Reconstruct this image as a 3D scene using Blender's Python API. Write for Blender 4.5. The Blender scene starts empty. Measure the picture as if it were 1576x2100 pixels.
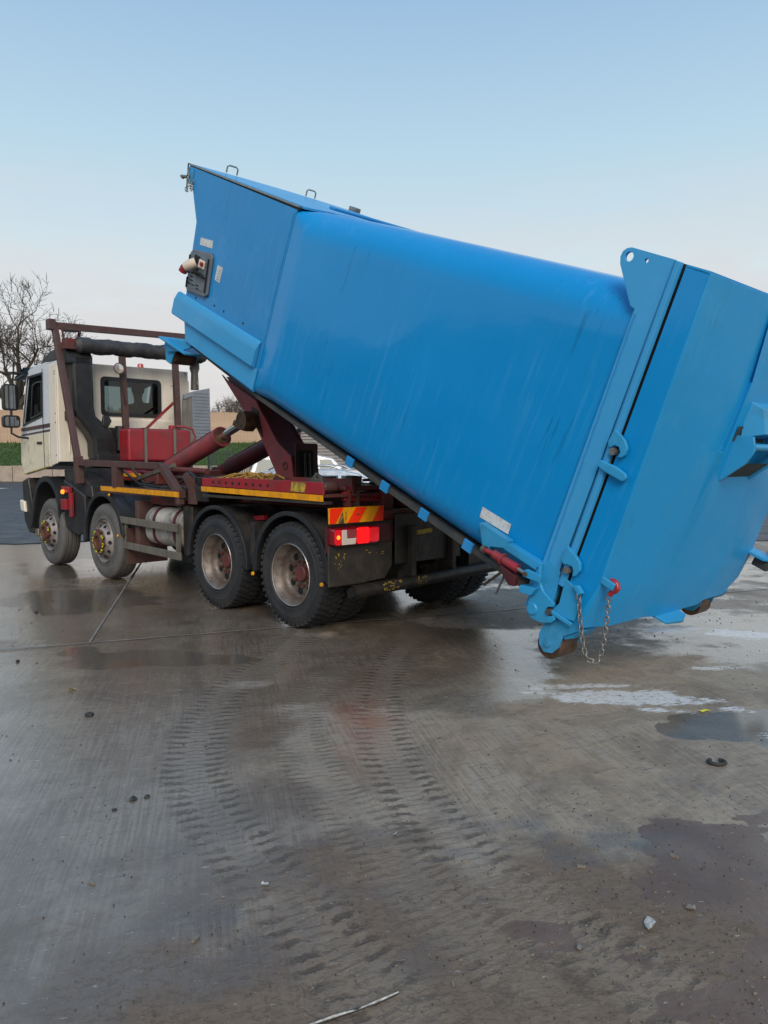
import bpy, bmesh, math, random
import numpy as np
from mathutils import Vector, Matrix
from mathutils.geometry import tessellate_polygon
random.seed(7); PI = math.pi
SC = bpy.context.scene
COL = SC.collection

# ------------------------------------------------------------------ camera
cd = bpy.data.cameras.new('camera'); cam = bpy.data.objects.new('camera', cd); COL.objects.link(cam)
cd.sensor_fit = 'VERTICAL'; cd.sensor_height = 24.0; cd.lens = 24.0 * 1577 / 2100
cd.clip_start = 0.05; cd.clip_end = 3000
cam.location = (0, 0, 1.65)
cam.rotation_euler = (PI/2 - math.atan(107/1577), 0, 0)
SC.camera = cam

# ------------------------------------------------------------------ sky, sun, exposure
SUN_EL, SUN_AZ = math.radians(34), math.radians(176)      # azimuth clockwise from +Y
W = bpy.data.worlds.new('World'); SC.world = W; W.use_nodes = True
def build_world():
    nt = W.node_tree; N = nt.nodes; L = nt.links; N.clear()
    out = N.new('ShaderNodeOutputWorld'); bg = N.new('ShaderNodeBackground'); bg.inputs['Strength'].default_value = 0.12
    L.new(bg.outputs[0], out.inputs[0])
    sky = N.new('ShaderNodeTexSky'); sky.sky_type = 'NISHITA'; sky.sun_disc = False
    sky.sun_elevation = SUN_EL; sky.sun_rotation = SUN_AZ
    sky.air_density = 1.0; sky.dust_density = 2.0; sky.ozone_density = 1.3
    tc = N.new('ShaderNodeTexCoord'); sep = N.new('ShaderNodeSeparateXYZ'); L.new(tc.outputs['Generated'], sep.inputs[0])
    # high thin haze: lifts the blue towards pale, cream near the horizon
    ramp = N.new('ShaderNodeValToRGB'); e = ramp.color_ramp.elements
    e[0].position = 0.0; e[0].color = (8.3, 7.4, 6.0, 1)
    e[1].position = 1.0; e[1].color = (1.9, 3.2, 5.4, 1)
    for p, c in ((0.045, (8.0, 7.4, 6.4, 1)), (0.12, (6.9, 6.9, 6.7, 1)), (0.22, (5.9, 6.7, 7.0, 1)), (0.36, (4.2, 5.9, 7.0, 1)), (0.55, (2.5, 4.1, 6.3, 1))):
        x = ramp.color_ramp.elements.new(p); x.color = c
    L.new(sep.outputs['Z'], ramp.inputs[0])
    mix = N.new('ShaderNodeMix'); mix.data_type = 'RGBA'; mix.inputs['Factor'].default_value = 0.93
    L.new(sky.outputs[0], mix.inputs['A']); L.new(ramp.outputs[0], mix.inputs['B'])
    # clouds, flattened towards the horizon
    mp = N.new('ShaderNodeMapping'); mp.inputs['Scale'].default_value = (1.5, 1.5, 9.0); mp.inputs['Location'].default_value = (0.35, 0.2, 0.4)
    L.new(tc.outputs['Generated'], mp.inputs[0])
    nz = N.new('ShaderNodeTexNoise'); nz.inputs['Scale'].default_value = 2.6; nz.inputs['Detail'].default_value = 7; nz.inputs['Roughness'].default_value = 0.5
    nz.inputs['Distortion'].default_value = 0.35
    L.new(mp.outputs[0], nz.inputs['Vector'])
    cr = N.new('ShaderNodeMapRange'); cr.interpolation_type = 'SMOOTHSTEP'
    cr.inputs[1].default_value = 0.38; cr.inputs[2].default_value = 0.62; L.new(nz.outputs['Fac'], cr.inputs[0])
    zr = N.new('ShaderNodeMapRange'); zr.interpolation_type = 'SMOOTHSTEP'
    zr.inputs[1].default_value = 0.38; zr.inputs[2].default_value = 0.08; zr.inputs[3].default_value = 0.0; zr.inputs[4].default_value = 0.85
    L.new(sep.outputs['Z'], zr.inputs[0])
    mu = N.new('ShaderNodeMath'); mu.operation = 'MULTIPLY'; L.new(cr.outputs[0], mu.inputs[0]); L.new(zr.outputs[0], mu.inputs[1])
    m2 = N.new('ShaderNodeMix'); m2.data_type = 'RGBA'; m2.inputs['B'].default_value = (5.9, 5.75, 5.85, 1)
    L.new(mu.outputs[0], m2.inputs['Factor']); L.new(mix.outputs['Result'], m2.inputs['A'])
    L.new(m2.outputs['Result'], bg.inputs['Color'])
build_world()
sl = bpy.data.lights.new('sun', 'SUN'); sl.energy = 2.2; sl.angle = math.radians(30); sl.color = (1.0, 0.90, 0.78)
so = bpy.data.objects.new('sun', sl); COL.objects.link(so)
sd = Vector((math.sin(SUN_AZ)*math.cos(SUN_EL), math.cos(SUN_AZ)*math.cos(SUN_EL), math.sin(SUN_EL)))
so.rotation_euler = sd.to_track_quat('Z', 'Y').to_euler(); so.location = sd*50
vs = SC.view_settings; vs.view_transform = 'Standard'; vs.look = 'None'; vs.exposure = 0.0; vs.gamma = 1.0; vs.use_curve_mapping = False

# ------------------------------------------------------------------ materials
def srgb(*c):
    return tuple(((x/255)/12.92 if x/255 <= 0.04045 else ((x/255+0.055)/1.055)**2.4) for x in c)
def mat(name, col, rough=0.5, metal=0.0, dirt=None, dirt_amt=0.4, dscale=4.0, var=0.12, bump=0.0, bscale=60.0,
        coat=0.0, emit=None, estr=1.0, streak=False, spec=0.5, rvar=0.1, thresh=0.5):
    m = bpy.data.materials.new(name); m.use_nodes = True
    nt = m.node_tree; N = nt.nodes; L = nt.links
    b = N['Principled BSDF']
    b.inputs['Metallic'].default_value = metal; b.inputs['Specular IOR Level'].default_value = spec
    if coat: b.inputs['Coat Weight'].default_value = coat; b.inputs['Coat Roughness'].default_value = 0.06
    tc = N.new('ShaderNodeTexCoord')
    def noise(scale, detail=6, rough_=0.6, vec=None, dist=0.0):
        n = N.new('ShaderNodeTexNoise'); n.inputs['Scale'].default_value = scale; n.inputs['Detail'].default_value = detail
        n.inputs['Roughness'].default_value = rough_; n.inputs['Distortion'].default_value = dist
        L.new(vec or tc.outputs['Object'], n.inputs['Vector']); return n
    n1 = noise(dscale*0.7)
    hsv = N.new('ShaderNodeHueSaturation'); hsv.inputs['Color'].default_value = (*col, 1)
    mr = N.new('ShaderNodeMapRange'); mr.inputs[1].default_value = 0.3; mr.inputs[2].default_value = 0.7
    mr.inputs[3].default_value = 1-var; mr.inputs[4].default_value = 1+var
    L.new(n1.outputs['Fac'], mr.inputs[0]); L.new(mr.outputs[0], hsv.inputs['Value'])
    last = hsv.outputs['Color']
    if dirt:
        vec = None
        if streak:
            mp = N.new('ShaderNodeMapping'); mp.inputs['Scale'].default_value = (6, 6, 0.5); L.new(tc.outputs['Object'], mp.inputs[0]); vec = mp.outputs[0]
        n2 = noise(dscale, 9, 0.68, vec)
        r2 = N.new('ShaderNodeMapRange'); r2.inputs[1].default_value = thresh-0.06; r2.inputs[2].default_value = thresh+0.16; r2.inputs[4].default_value = dirt_amt
        L.new(n2.outputs['Fac'], r2.inputs[0])
        mx = N.new('ShaderNodeMix'); mx.data_type = 'RGBA'; mx.inputs['B'].default_value = (*dirt, 1)
        L.new(r2.outputs[0], mx.inputs['Factor']); L.new(last, mx.inputs['A']); last = mx.outputs['Result']
    L.new(last, b.inputs['Base Color'])
    n3 = noise(dscale*1.7, 5)
    rr = N.new('ShaderNodeMapRange'); rr.inputs[1].default_value = 0.3; rr.inputs[2].default_value = 0.7
    rr.inputs[3].default_value = max(0.02, rough-rvar); rr.inputs[4].default_value = min(1, rough+rvar)
    L.new(n3.outputs['Fac'], rr.inputs[0]); L.new(rr.outputs[0], b.inputs['Roughness'])
    if bump:
        n4 = noise(bscale, 4)
        bp = N.new('ShaderNodeBump'); bp.inputs['Strength'].default_value = bump; bp.inputs['Distance'].default_value = 0.01
        L.new(n4.outputs['Fac'], bp.inputs['Height']); L.new(bp.outputs[0], b.inputs['Normal'])
    if emit:
        b.inputs['Emission Color'].default_value = (*emit, 1); b.inputs['Emission Strength'].default_value = estr
    return m
def glass(name, tint=(0.75, 0.85, 0.85), alpha=0.7):
    m = bpy.data.materials.new(name); m.use_nodes = True
    nt = m.node_tree; N = nt.nodes; L = nt.links; N.clear()
    o = N.new('ShaderNodeOutputMaterial'); mx = N.new('ShaderNodeMixShader'); t = N.new('ShaderNodeBsdfTransparent'); g = N.new('ShaderNodeBsdfGlossy')
    t.inputs[0].default_value = (*[c*alpha for c in tint], 1); g.inputs['Roughness'].default_value = 0.03
    fr = N.new('ShaderNodeFresnel'); fr.inputs['IOR'].default_value = 1.5
    L.new(fr.outputs[0], mx.inputs[0]); L.new(t.outputs[0], mx.inputs[1]); L.new(g.outputs[0], mx.inputs[2]); L.new(mx.outputs[0], o.inputs[0])
    return m
DIRT = (0.10, 0.085, 0.07)
def blue_paint(name, col, rough, streaks=0.35, pale=(0.16, 0.40, 0.74), coat=0.6, fade=0.0, teal=0.0, spec=0.4):
    """weathered enamel: run marks down the panel, dull patches, scratches"""
    m = bpy.data.materials.new(name); m.use_nodes = True
    nt = m.node_tree; N = nt.nodes; L = nt.links; b = N['Principled BSDF']
    tc = N.new('ShaderNodeTexCoord')
    def noise(scale, detail, vec=None, rough_=0.6, dist=0.0):
        n = N.new('ShaderNodeTexNoise'); n.inputs['Scale'].default_value = scale; n.inputs['Detail'].default_value = detail
        n.inputs['Roughness'].default_value = rough_; n.inputs['Distortion'].default_value = dist
        L.new(vec or tc.outputs['Object'], n.inputs['Vector']); return n.outputs['Fac']
    def rng(s, a, c, lo=0., hi=1.):
        r = N.new('ShaderNodeMapRange'); r.inputs[1].default_value = a; r.inputs[2].default_value = c; r.inputs[3].default_value = lo; r.inputs[4].default_value = hi
        L.new(s, r.inputs[0]); return r.outputs[0]
    def mul(a, c):
        x = N.new('ShaderNodeMath'); x.operation = 'MULTIPLY'; L.new(a, x.inputs[0]); L.new(c, x.inputs[1]); return x.outputs[0]
    def mixc(f, a, c):
        x = N.new('ShaderNodeMix'); x.data_type = 'RGBA'; L.new(f, x.inputs['Factor'])
        if isinstance(a, tuple): x.inputs['A'].default_value = (*a, 1)
        else: L.new(a, x.inputs['A'])
        x.inputs['B'].default_value = (*c, 1); return x.outputs['Result']
    mp = N.new('ShaderNodeMapping'); mp.inputs['Scale'].default_value = (16, 16, 0.9); mp.inputs['Rotation'].default_value = (0, math.radians(-14), 0)
    L.new(tc.outputs['Object'], mp.inputs[0])
    st = noise(1.3, 7, mp.outputs[0], 0.62, 0.25)
    area = rng(noise(0.9, 4), 0.40, 0.62)
    sf = mul(rng(st, 0.54, 0.70, 0, streaks), area)
    var = rng(noise(0.7, 3), 0.3, 0.7)
    base = mixc(rng(var, 0, 1, 0, 0.5), col, tuple(c*0.84 for c in col))
    c1 = mixc(sf, base, pale)
    c1 = mixc(rng(noise(1.6, 5, None, 0.7), 0.55, 0.75, 0, fade), c1, pale)
    if teal: c1 = mixc(rng(noise(2.2, 7, None, 0.7, 0.4), 0.5, 0.68, 0, teal), c1, (0.03, 0.16, 0.22))
    st2 = noise(2.1, 6, mp.outputs[0], 0.6, 0.3)
    c1 = mixc(mul(rng(st2, 0.60, 0.66, 0, 0.55), rng(noise(1.1, 3), 0.5, 0.6)), c1, tuple(c*0.45 for c in col))
    c1 = mixc(rng(noise(38, 3, None, 0.7), 0.735, 0.755, 0, 0.8), c1, (0.05, 0.045, 0.04))      # chips
    L.new(c1, b.inputs['Base Color'])
    rr = N.new('ShaderNodeMath'); rr.operation = 'ADD'; L.new(rng(noise(2.5, 5), 0.3, 0.7, rough-0.06, rough+0.1), rr.inputs[0]); L.new(rng(sf, 0, 1, 0, 0.3), rr.inputs[1])
    L.new(rr.outputs[0], b.inputs['Roughness'])
    b.inputs['Coat Weight'].default_value = coat; b.inputs['Coat Roughness'].default_value = 0.09; b.inputs['Specular IOR Level'].default_value = spec
    bp = N.new('ShaderNodeBump'); bp.inputs['Strength'].default_value = 0.10; bp.inputs['Distance'].default_value = 0.012
    L.new(noise(5.5, 3), bp.inputs['Height']); L.new(bp.outputs[0], b.inputs['Normal']); L.new(bp.outputs[0], b.inputs['Coat Normal'])
    return m

M = {}
M['blue'] = blue_paint('blue_gloss_paint', (0.0, 0.252, 0.60), 0.34, 0.42, coat=0.4, spec=0.25, pale=(0.07, 0.33, 0.66))
M['blue_pale'] = blue_paint('blue_faded_paint', (0.045, 0.33, 0.64), 0.48, 0.25, coat=0.2, fade=0.3, spec=0.3)  # paler base has the sky reflected on the frame put in, plus dust
M['blue_tail'] = blue_paint('blue_tailgate_paint', (0.008, 0.305, 0.66), 0.45, 0.3, pale=(0.07, 0.42, 0.72), coat=0.2, fade=0.45, teal=0.12)
M['blue_hopper'] = blue_paint('blue_hopper_paint', (0.018, 0.245, 0.56), 0.45, 0.3, coat=0.2, fade=0.25, spec=0.3)
M['blue_hw'] = blue_paint('blue_hardware_paint', (0.025, 0.30, 0.58), 0.5, 0.2, coat=0.15, fade=0.35, teal=0.6)
M['under'] = mat('dark_underside', (0.035, 0.04, 0.04), 0.7, dirt=DIRT, dirt_amt=0.6)
M['cream'] = mat('cream_paint', srgb(236, 224, 204), 0.35, dirt=(0.40, 0.35, 0.28), dirt_amt=0.22, dscale=3, var=0.05, coat=0.3, streak=True, thresh=0.56)
M['cream_dirty'] = mat('muddy_cream_paint', srgb(218, 208, 182), 0.5, dirt=(0.14, 0.10, 0.07), dirt_amt=0.85, dscale=7, var=0.06, thresh=0.60)
M['white'] = mat('white_paint', srgb(214, 218, 222), 0.3, var=0.04, coat=0.4)
M['brown'] = mat('brown_painted_steel', srgb(82, 54, 50), 0.5, dirt=(0.09, 0.07, 0.055), dirt_amt=0.6, dscale=7, var=0.2, bump=0.15)
M['red'] = mat('red_paint', srgb(150, 32, 42), 0.42, dirt=(0.08, 0.05, 0.045), dirt_amt=0.55, dscale=4, var=0.18, coat=0.25, thresh=0.53)
M['red_faded'] = mat('faded_red_paint', srgb(150, 62, 66), 0.5, dirt=(0.09, 0.06, 0.05), dirt_amt=0.6, dscale=5, var=0.18)
M['red_dark'] = mat('dark_red_paint', srgb(84, 26, 32), 0.5, dirt=(0.03, 0.025, 0.025), dirt_amt=0.8, dscale=4, var=0.25)
M['red_rust'] = mat('rusty_red_steel', srgb(110, 36, 36), 0.6, dirt=(0.07, 0.05, 0.04), dirt_amt=0.9, dscale=8, var=0.3, bump=0.3, thresh=0.46)
M['black'] = mat('black_plastic', (0.016, 0.018, 0.02), 0.42, dirt=(0.06, 0.052, 0.045), dirt_amt=0.3, dscale=3)
M['black_dirty'] = mat('dusty_black_plastic', (0.016, 0.016, 0.017), 0.48, dirt=(0.075, 0.06, 0.048), dirt_amt=0.55, dscale=4, bump=0.15)
M['grease'] = mat('greasy_steel', (0.016, 0.014, 0.012), 0.5, dirt=(0.055, 0.042, 0.03), dirt_amt=0.6, dscale=7, bump=0.4, bscale=40)
M['chassis'] = mat('chassis_steel', (0.026, 0.022, 0.019), 0.6, dirt=(0.065, 0.05, 0.037), dirt_amt=0.7, dscale=6, bump=0.3)
M['rubber'] = mat('tyre_rubber', (0.018, 0.019, 0.021), 0.58, dirt=(0.07, 0.063, 0.055), dirt_amt=0.4, dscale=3.5, bump=0.3, bscale=90)
M['rubber_dusty'] = mat('dusty_tyre_rubber', (0.115, 0.108, 0.10), 0.75, dirt=(0.04, 0.04, 0.038), dirt_amt=0.6, dscale=3.5, bump=0.3, bscale=90)
M['rim'] = mat('rusty_rim', srgb(116, 106, 98), 0.45, metal=0.25, dirt=srgb(72, 54, 44), dirt_amt=0.85, dscale=7, var=0.2, bump=0.2, thresh=0.47)
M['rimlip'] = mat('worn_rim_edge', srgb(176, 170, 164), 0.35, metal=0.7, dirt=srgb(110, 80, 60), dirt_amt=0.6, dscale=9)
M['rimgrey'] = mat('grey_front_rim', srgb(150, 142, 138), 0.5, metal=0.2, dirt=srgb(84, 66, 54), dirt_amt=0.8, dscale=7, bump=0.2)
M['hubrust'] = mat('rusty_hub', srgb(96, 56, 42), 0.7, dirt=(0.03, 0.022, 0.018), dirt_amt=0.8, dscale=14, bump=0.4)
M['hubred'] = mat('red_hub_cap', srgb(104, 46, 46), 0.6, dirt=(0.08, 0.05, 0.04), dirt_amt=0.8, dscale=20)
M['nut_yellow'] = mat('yellow_plastic', srgb(214, 224, 40), 0.5)
M['hole'] = mat('dark_recess', (0.006, 0.006, 0.006), 0.8)
M['alu'] = mat('dull_aluminium', srgb(150, 142, 128), 0.42, metal=0.6, dirt=DIRT, dirt_amt=0.6, dscale=6, streak=True)
M['steel'] = mat('zinc_steel', srgb(150, 148, 144), 0.4, metal=0.75, dirt=(0.12, 0.09, 0.06), dirt_amt=0.5, dscale=15)
M['mirror'] = mat('mirror_glass', (0.22, 0.23, 0.24), 0.04, metal=1.0, var=0.3, rvar=0.0)
M['chrome'] = mat('chrome_rod', (0.7, 0.7, 0.7), 0.08, metal=1.0, var=0.02)
M['plate'] = mat('aluminium_plate', srgb(158, 162, 168), 0.4, metal=0.7, var=0.06, dirt=DIRT, dirt_amt=0.2)
M['yellow'] = mat('yellow_reflector', srgb(238, 160, 10), 0.35, var=0.1, dirt=(0.16, 0.09, 0.03), dirt_amt=0.5, dscale=9, coat=0.3)
M['yellow_worn'] = mat('worn_yellow_label', srgb(190, 160, 50), 0.6, dirt=(0.09, 0.06, 0.04), dirt_amt=0.85, dscale=20, thresh=0.48)
M['yellow_web'] = mat('yellow_webbing', srgb(160, 120, 46), 0.8, dirt=(0.06, 0.045, 0.03), dirt_amt=0.7, dscale=12, bump=0.4)
M['orange'] = mat('fluorescent_red_film', srgb(250, 52, 12), 0.4, var=0.05, emit=None)
M['lens_red'] = mat('lit_red_lens', srgb(190, 8, 24), 0.15, bump=0.6, bscale=160, coat=1.0, emit=srgb(255, 8, 30), estr=0.35)
M['lens_lit'] = mat('lit_brake_lens', srgb(230, 10, 10), 0.15, bump=0.6, bscale=160, coat=1.0, emit=(1.0, 0.004, 0.006), estr=0.9)
M['lens_clear'] = mat('clear_lens', srgb(214, 200, 190), 0.2, coat=1.0)
M['lens_dark'] = mat('dark_red_lens', srgb(130, 10, 24), 0.15, coat=1.0)
M['lens_amber'] = mat('lit_amber_bulb', srgb(255, 120, 20), 0.2, emit=(1.0, 0.28, 0.03), estr=1.8)
M['beacon'] = mat('amber_beacon', srgb(200, 62, 28), 0.2, coat=1.0)
M['lamp_glass'] = mat('lamp_glass', srgb(220, 205, 190), 0.1, metal=0.6, coat=1.0)
M['label'] = mat('white_label', srgb(206, 208, 206), 0.5, var=0.05, dirt=(0.3, 0.3, 0.28), dirt_amt=0.5, dscale=25)
M['print'] = mat('grey_print', srgb(130, 132, 140), 0.6)
M['print_red'] = mat('red_print', srgb(170, 60, 60), 0.6)
M['grey_panel'] = mat('grey_panel_plastic', srgb(94, 102, 112), 0.45, dirt=(0.2, 0.19, 0.18), dirt_amt=0.3)
M['socket'] = mat('cream_socket_plastic', srgb(214, 196, 178), 0.5)
M['glass'] = glass('window_glass'); M['glass_dark'] = glass('tinted_glass', (0.8, 0.95, 0.92), 0.35)
M['tarp'] = mat('black_tarpaulin', (0.03, 0.03, 0.032), 0.55, dirt=(0.10, 0.09, 0.085), dirt_amt=0.5, dscale=6, bump=1.0, bscale=9)
M['interior'] = mat('dark_cab_trim', (0.02, 0.022, 0.025), 0.8)
M['tankw'] = mat('dirty_white_tank', srgb(176, 170, 162), 0.5, dirt=(0.07, 0.06, 0.05), dirt_amt=0.85, dscale=3.5, thresh=0.5)
M['roller'] = mat('rusty_roller', srgb(110, 84, 66), 0.5, metal=0.5, dirt=srgb(58, 42, 34), dirt_amt=0.8, dscale=10, bump=0.3)
M['wood'] = mat('pale_fence_timber', srgb(200, 170, 142), 0.85, dirt=srgb(150, 118, 92), dirt_amt=0.6, dscale=2, var=0.12, streak=True)
M['stonewall'] = mat('tan_concrete', srgb(176, 160, 144), 0.9, dirt=srgb(120, 104, 90), dirt_amt=0.5, dscale=1.2)
M['grass'] = mat('grass_green', (0.055, 0.105, 0.022), 0.9, dirt=(0.03, 0.06, 0.015), dirt_amt=0.8, dscale=3, bump=0.5)
M['field'] = mat('field_ground', (0.10, 0.12, 0.05), 0.95, dirt=(0.12, 0.10, 0.06), dirt_amt=0.6, dscale=0.05)
M['bark'] = mat('bare_bark', (0.085, 0.064, 0.048), 0.9, dirt=(0.05, 0.04, 0.03), dirt_amt=0.6, dscale=2, bump=0.6, bscale=8)
M['twig'] = mat('brown_twigs', (0.13, 0.085, 0.065), 0.95)
M['pine'] = mat('dark_needles', (0.03, 0.045, 0.03), 0.9, var=0.4)
M['green_rail'] = mat('dark_green_railing', (0.015, 0.035, 0.028), 0.45)
M['asphalt_line'] = mat('road_marking', (0.62, 0.62, 0.6), 0.7, dirt=(0.2, 0.2, 0.2), dirt_amt=0.5, dscale=2)
M['silver'] = mat('silver_car_paint', srgb(186, 192, 198), 0.25, metal=0.4, coat=1.0, var=0.02)
M['carwhite'] = mat('white_car_paint', srgb(180, 182, 184), 0.25, coat=1.0, var=0.02)
M['clad'] = mat('grey_cladding', srgb(150, 144, 138), 0.6, var=0.1)
M['shedclad'] = mat('shed_dark_cladding', (0.05, 0.06, 0.065), 0.6, var=0.15)
M['skin'] = mat('skin', (0.42, 0.26, 0.2), 0.5); M['redcloth'] = mat('red_fleece', srgb(150, 26, 44), 0.9); M['hair'] = mat('dark_hair', (0.03, 0.022, 0.018), 0.7)
M['greymix'] = mat('grey_dirty_steel', srgb(92, 90, 86), 0.5, metal=0.4, dirt=DIRT, dirt_amt=0.7, dscale=8)
M['stone_dark'] = mat('dark_pebble', (0.03, 0.028, 0.026), 0.6); M['plastic_w'] = mat('white_plastic_scrap', (0.5, 0.49, 0.45), 0.5, dirt=DIRT, dirt_amt=0.8, dscale=60)
M['yellow_scrap'] = mat('yellow_plastic_scrap', srgb(210, 200, 60), 0.5)
M['chip'] = mat('pale_wood_chip', (0.22, 0.19, 0.15), 0.8, dirt=DIRT, dirt_amt=0.6, dscale=60)

# ------------------------------------------------------------------ mesh helpers
# truck and container coordinates are given as (x forward, y to the vehicle's right, z up); y is flipped when stored
class MB:
    def __init__(s, flip=True): s.bm = bmesh.new(); s.f = -1.0 if flip else 1.0
    def v(s, p): return s.bm.verts.new((p[0], s.f*p[1], p[2]))
    def faces(s, vs, fs):
        bv = [s.v(p) for p in vs]
        for f in fs:
            try: s.bm.faces.new([bv[i] for i in f])
            except ValueError: pass
        return s
    def box(s, x0, x1, y0, y1, z0, z1):
        return s.faces([(x0,y0,z0),(x1,y0,z0),(x1,y1,z0),(x0,y1,z0),(x0,y0,z1),(x1,y0,z1),(x1,y1,z1),(x0,y1,z1)],
                       [(0,1,2,3),(4,5,6,7),(0,1,5,4),(1,2,6,5),(2,3,7,6),(3,0,4,7)])
    def bar(s, p, q, w, h, up=(0,0,1)):
        p = Vector(p); q = Vector(q); d = (q-p).normalized(); u = Vector(up)
        if abs(d.dot(u)) > 0.98: u = Vector((1,0,0))
        a = d.cross(u).normalized()*w/2; b = a.cross(d).normalized()*h/2
        vs = [p-a-b, p+a-b, p+a+b, p-a+b, q-a-b, q+a-b, q+a+b, q-a+b]
        return s.faces(vs, [(0,1,2,3),(4,5,6,7),(0,1,5,4),(1,2,6,5),(2,3,7,6),(3,0,4,7)])
    def tube(s, pts, r, n=12, cap=True):
        pts = [Vector(p) for p in pts]; rs = r if isinstance(r, (list, tuple)) else [r]*len(pts)
        rings = []; a = None
        for i, p in enumerate(pts):
            d = (pts[min(i+1, len(pts)-1)] - pts[max(i-1, 0)]).normalized()
            if a is None:
                a = d.cross(Vector((0,0,1)) if abs(d.z) < 0.9 else Vector((1,0,0)))
            a = a - d*a.dot(d)
            if a.length < 1e-4: a = d.orthogonal()
            a.normalize(); b = d.cross(a).normalized()
            rings.append([s.v(p + a*math.cos(t*2*PI/n)*rs[i] + b*math.sin(t*2*PI/n)*rs[i]) for t in range(n)])
        for i in range(len(rings)-1):
            for t in range(n):
                s.bm.faces.new((rings[i][t], rings[i][(t+1)%n], rings[i+1][(t+1)%n], rings[i+1][t]))
        if cap and n > 2:
            s.bm.faces.new(rings[0]); s.bm.faces.new(rings[-1])
        return s
    def prism(s, poly, holes, fn, a, b):
        """poly (2D) extruded from a to b; fn(p2, t) -> 3D"""
        loops = [poly] + list(holes)
        tri = tessellate_polygon([[Vector((x, y, 0)) for x, y in l] for l in loops])
        flat = [p for l in loops for p in l]
        A = [s.v(fn(p, a)) for p in flat]; B = [s.v(fn(p, b)) for p in flat]
        for t in tri:
            try: s.bm.faces.new([A[i] for i in t]); s.bm.faces.new([B[i] for i in t])
            except ValueError: pass
        k = 0
        for l in loops:
            n = len(l)
            for i in range(n):
                j = (i+1) % n
                try: s.bm.faces.new((A[k+i], A[k+j], B[k+j], B[k+i]))
                except ValueError: pass
            k += n
        return s
    def side(s, poly, y0, y1, holes=()):      # polygon in (x,z), extruded across the vehicle
        return s.prism(poly, holes, lambda p, t: (p[0], t, p[1]), y0, y1)
    def cross(s, poly, x0, x1, holes=()):     # polygon in (y,z), extruded along the vehicle
        return s.prism(poly, holes, lambda p, t: (t, p[0], p[1]), x0, x1)
    def flat(s, poly, z0, z1, holes=()):
        return s.prism(poly, holes, lambda p, t: (p[0], p[1], t), z0, z1)
    def lathe(s, prof, c, n=48, axis='y', caps=False):
        """prof: (offset along axis, radius)"""
        rings = []
        for o, r in prof:
            ring = []
            for k in range(n):
                t = 2*PI*k/n; ca, sa = math.cos(t)*r, math.sin(t)*r
                p = {'y': (c[0]+ca, c[1]+o, c[2]+sa), 'x': (c[0]+o, c[1]+ca, c[2]+sa), 'z': (c[0]+ca, c[1]+sa, c[2]+o)}[axis]
                ring.append(s.v(p))
            rings.append(ring)
        for i in range(len(rings)-1):
            for k in range(n):
                s.bm.faces.new((rings[i][k], rings[i][(k+1)%n], rings[i+1][(k+1)%n], rings[i+1][k]))
        if caps: s.bm.faces.new(rings[0]); s.bm.faces.new(rings[-1])
        return s
    def cyl(s, p, q, r, n=16): return s.tube([p, q], r, n)
    def build(s, name, m, parent=None, bevel=0.0, angle=35, smooth=True, weld=True, segs=2):
        if weld: bmesh.ops.remove_doubles(s.bm, verts=s.bm.verts, dist=1e-5)
        bmesh.ops.recalc_face_normals(s.bm, faces=s.bm.faces)
        me = bpy.data.meshes.new(name); s.bm.to_mesh(me); s.bm.free()
        if smooth:
            me.shade_smooth(); me.set_sharp_from_angle(angle=math.radians(angle))
        if m is not None: me.materials.append(M[m] if isinstance(m, str) else m)
        o = bpy.data.objects.new(name, me); COL.objects.link(o)
        if parent is not None: o.parent = parent
        if bevel:
            b = o.modifiers.new('bevel', 'BEVEL'); b.width = bevel; b.segments = segs; b.limit_method = 'ANGLE'; b.angle_limit = math.radians(40); wn = o.modifiers.new('normals', 'WEIGHTED_NORMAL'); wn.keep_sharp = False; wn.weight = 90
        return o
def tag(o, label=None, cat=None, group=None, kind=None):
    if label: o['label'] = label
    if cat: o['category'] = cat
    if group: o['group'] = group
    if kind: o['kind'] = kind
    return o
def empty(name, mw, label, cat, group=None):
    o = bpy.data.objects.new(name, None); COL.objects.link(o); o.matrix_world = mw; o.empty_display_size = 0.3
    return tag(o, label, cat, group)
def dup_child(o, parent, loc=None):
    c = o.copy(); COL.objects.link(c); c.parent = parent
    if loc is not None: c.location = loc
    return c
def circ(cx, cy, r, n=20, a0=0.0): return [(cx+r*math.cos(a0+2*PI*i/n), cy+r*math.sin(a0+2*PI*i/n)) for i in range(n)]
def rrect(x0, x1, y0, y1, r, n=4):
    out = []
    for cx, cy, a in ((x1-r, y1-r, 0), (x0+r, y1-r, PI/2), (x0+r, y0+r, PI), (x1-r, y0+r, 1.5*PI)):
        for i in range(n+1): t = a + PI/2*i/n; out.append((cx+r*math.cos(t), cy+r*math.sin(t)))
    return out

# ------------------------------------------------------------------ numpy noise for ground masks and panel warps
def _h(ix, iy, seed):
    n = (ix.astype(np.int64)*374761393 + iy.astype(np.int64)*668265263 + seed*144269504) & 0x7fffffff
    n = ((n ^ (n >> 13))*1274126177) & 0x7fffffff
    return ((n ^ (n >> 16)) & 0xffff)/65535.0
def vnoise(x, y, seed=0):
    ix = np.floor(x); iy = np.floor(y); fx = x-ix; fy = y-iy; fx = fx*fx*(3-2*fx); fy = fy*fy*(3-2*fy)
    a = _h(ix, iy, seed); b = _h(ix+1, iy, seed); c = _h(ix, iy+1, seed); d = _h(ix+1, iy+1, seed)
    return (a*(1-fx)+b*fx)*(1-fy) + (c*(1-fx)+d*fx)*fy
def fbm(x, y, seed=0, o=5, g=0.55):
    s = 0; a = 1; t = 0
    for k in range(o):
        s = s + a*vnoise(x, y, seed+k*17); t += a; a *= g; x = x*2.03+7.1; y = y*2.03+3.7
    return s/t
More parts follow.
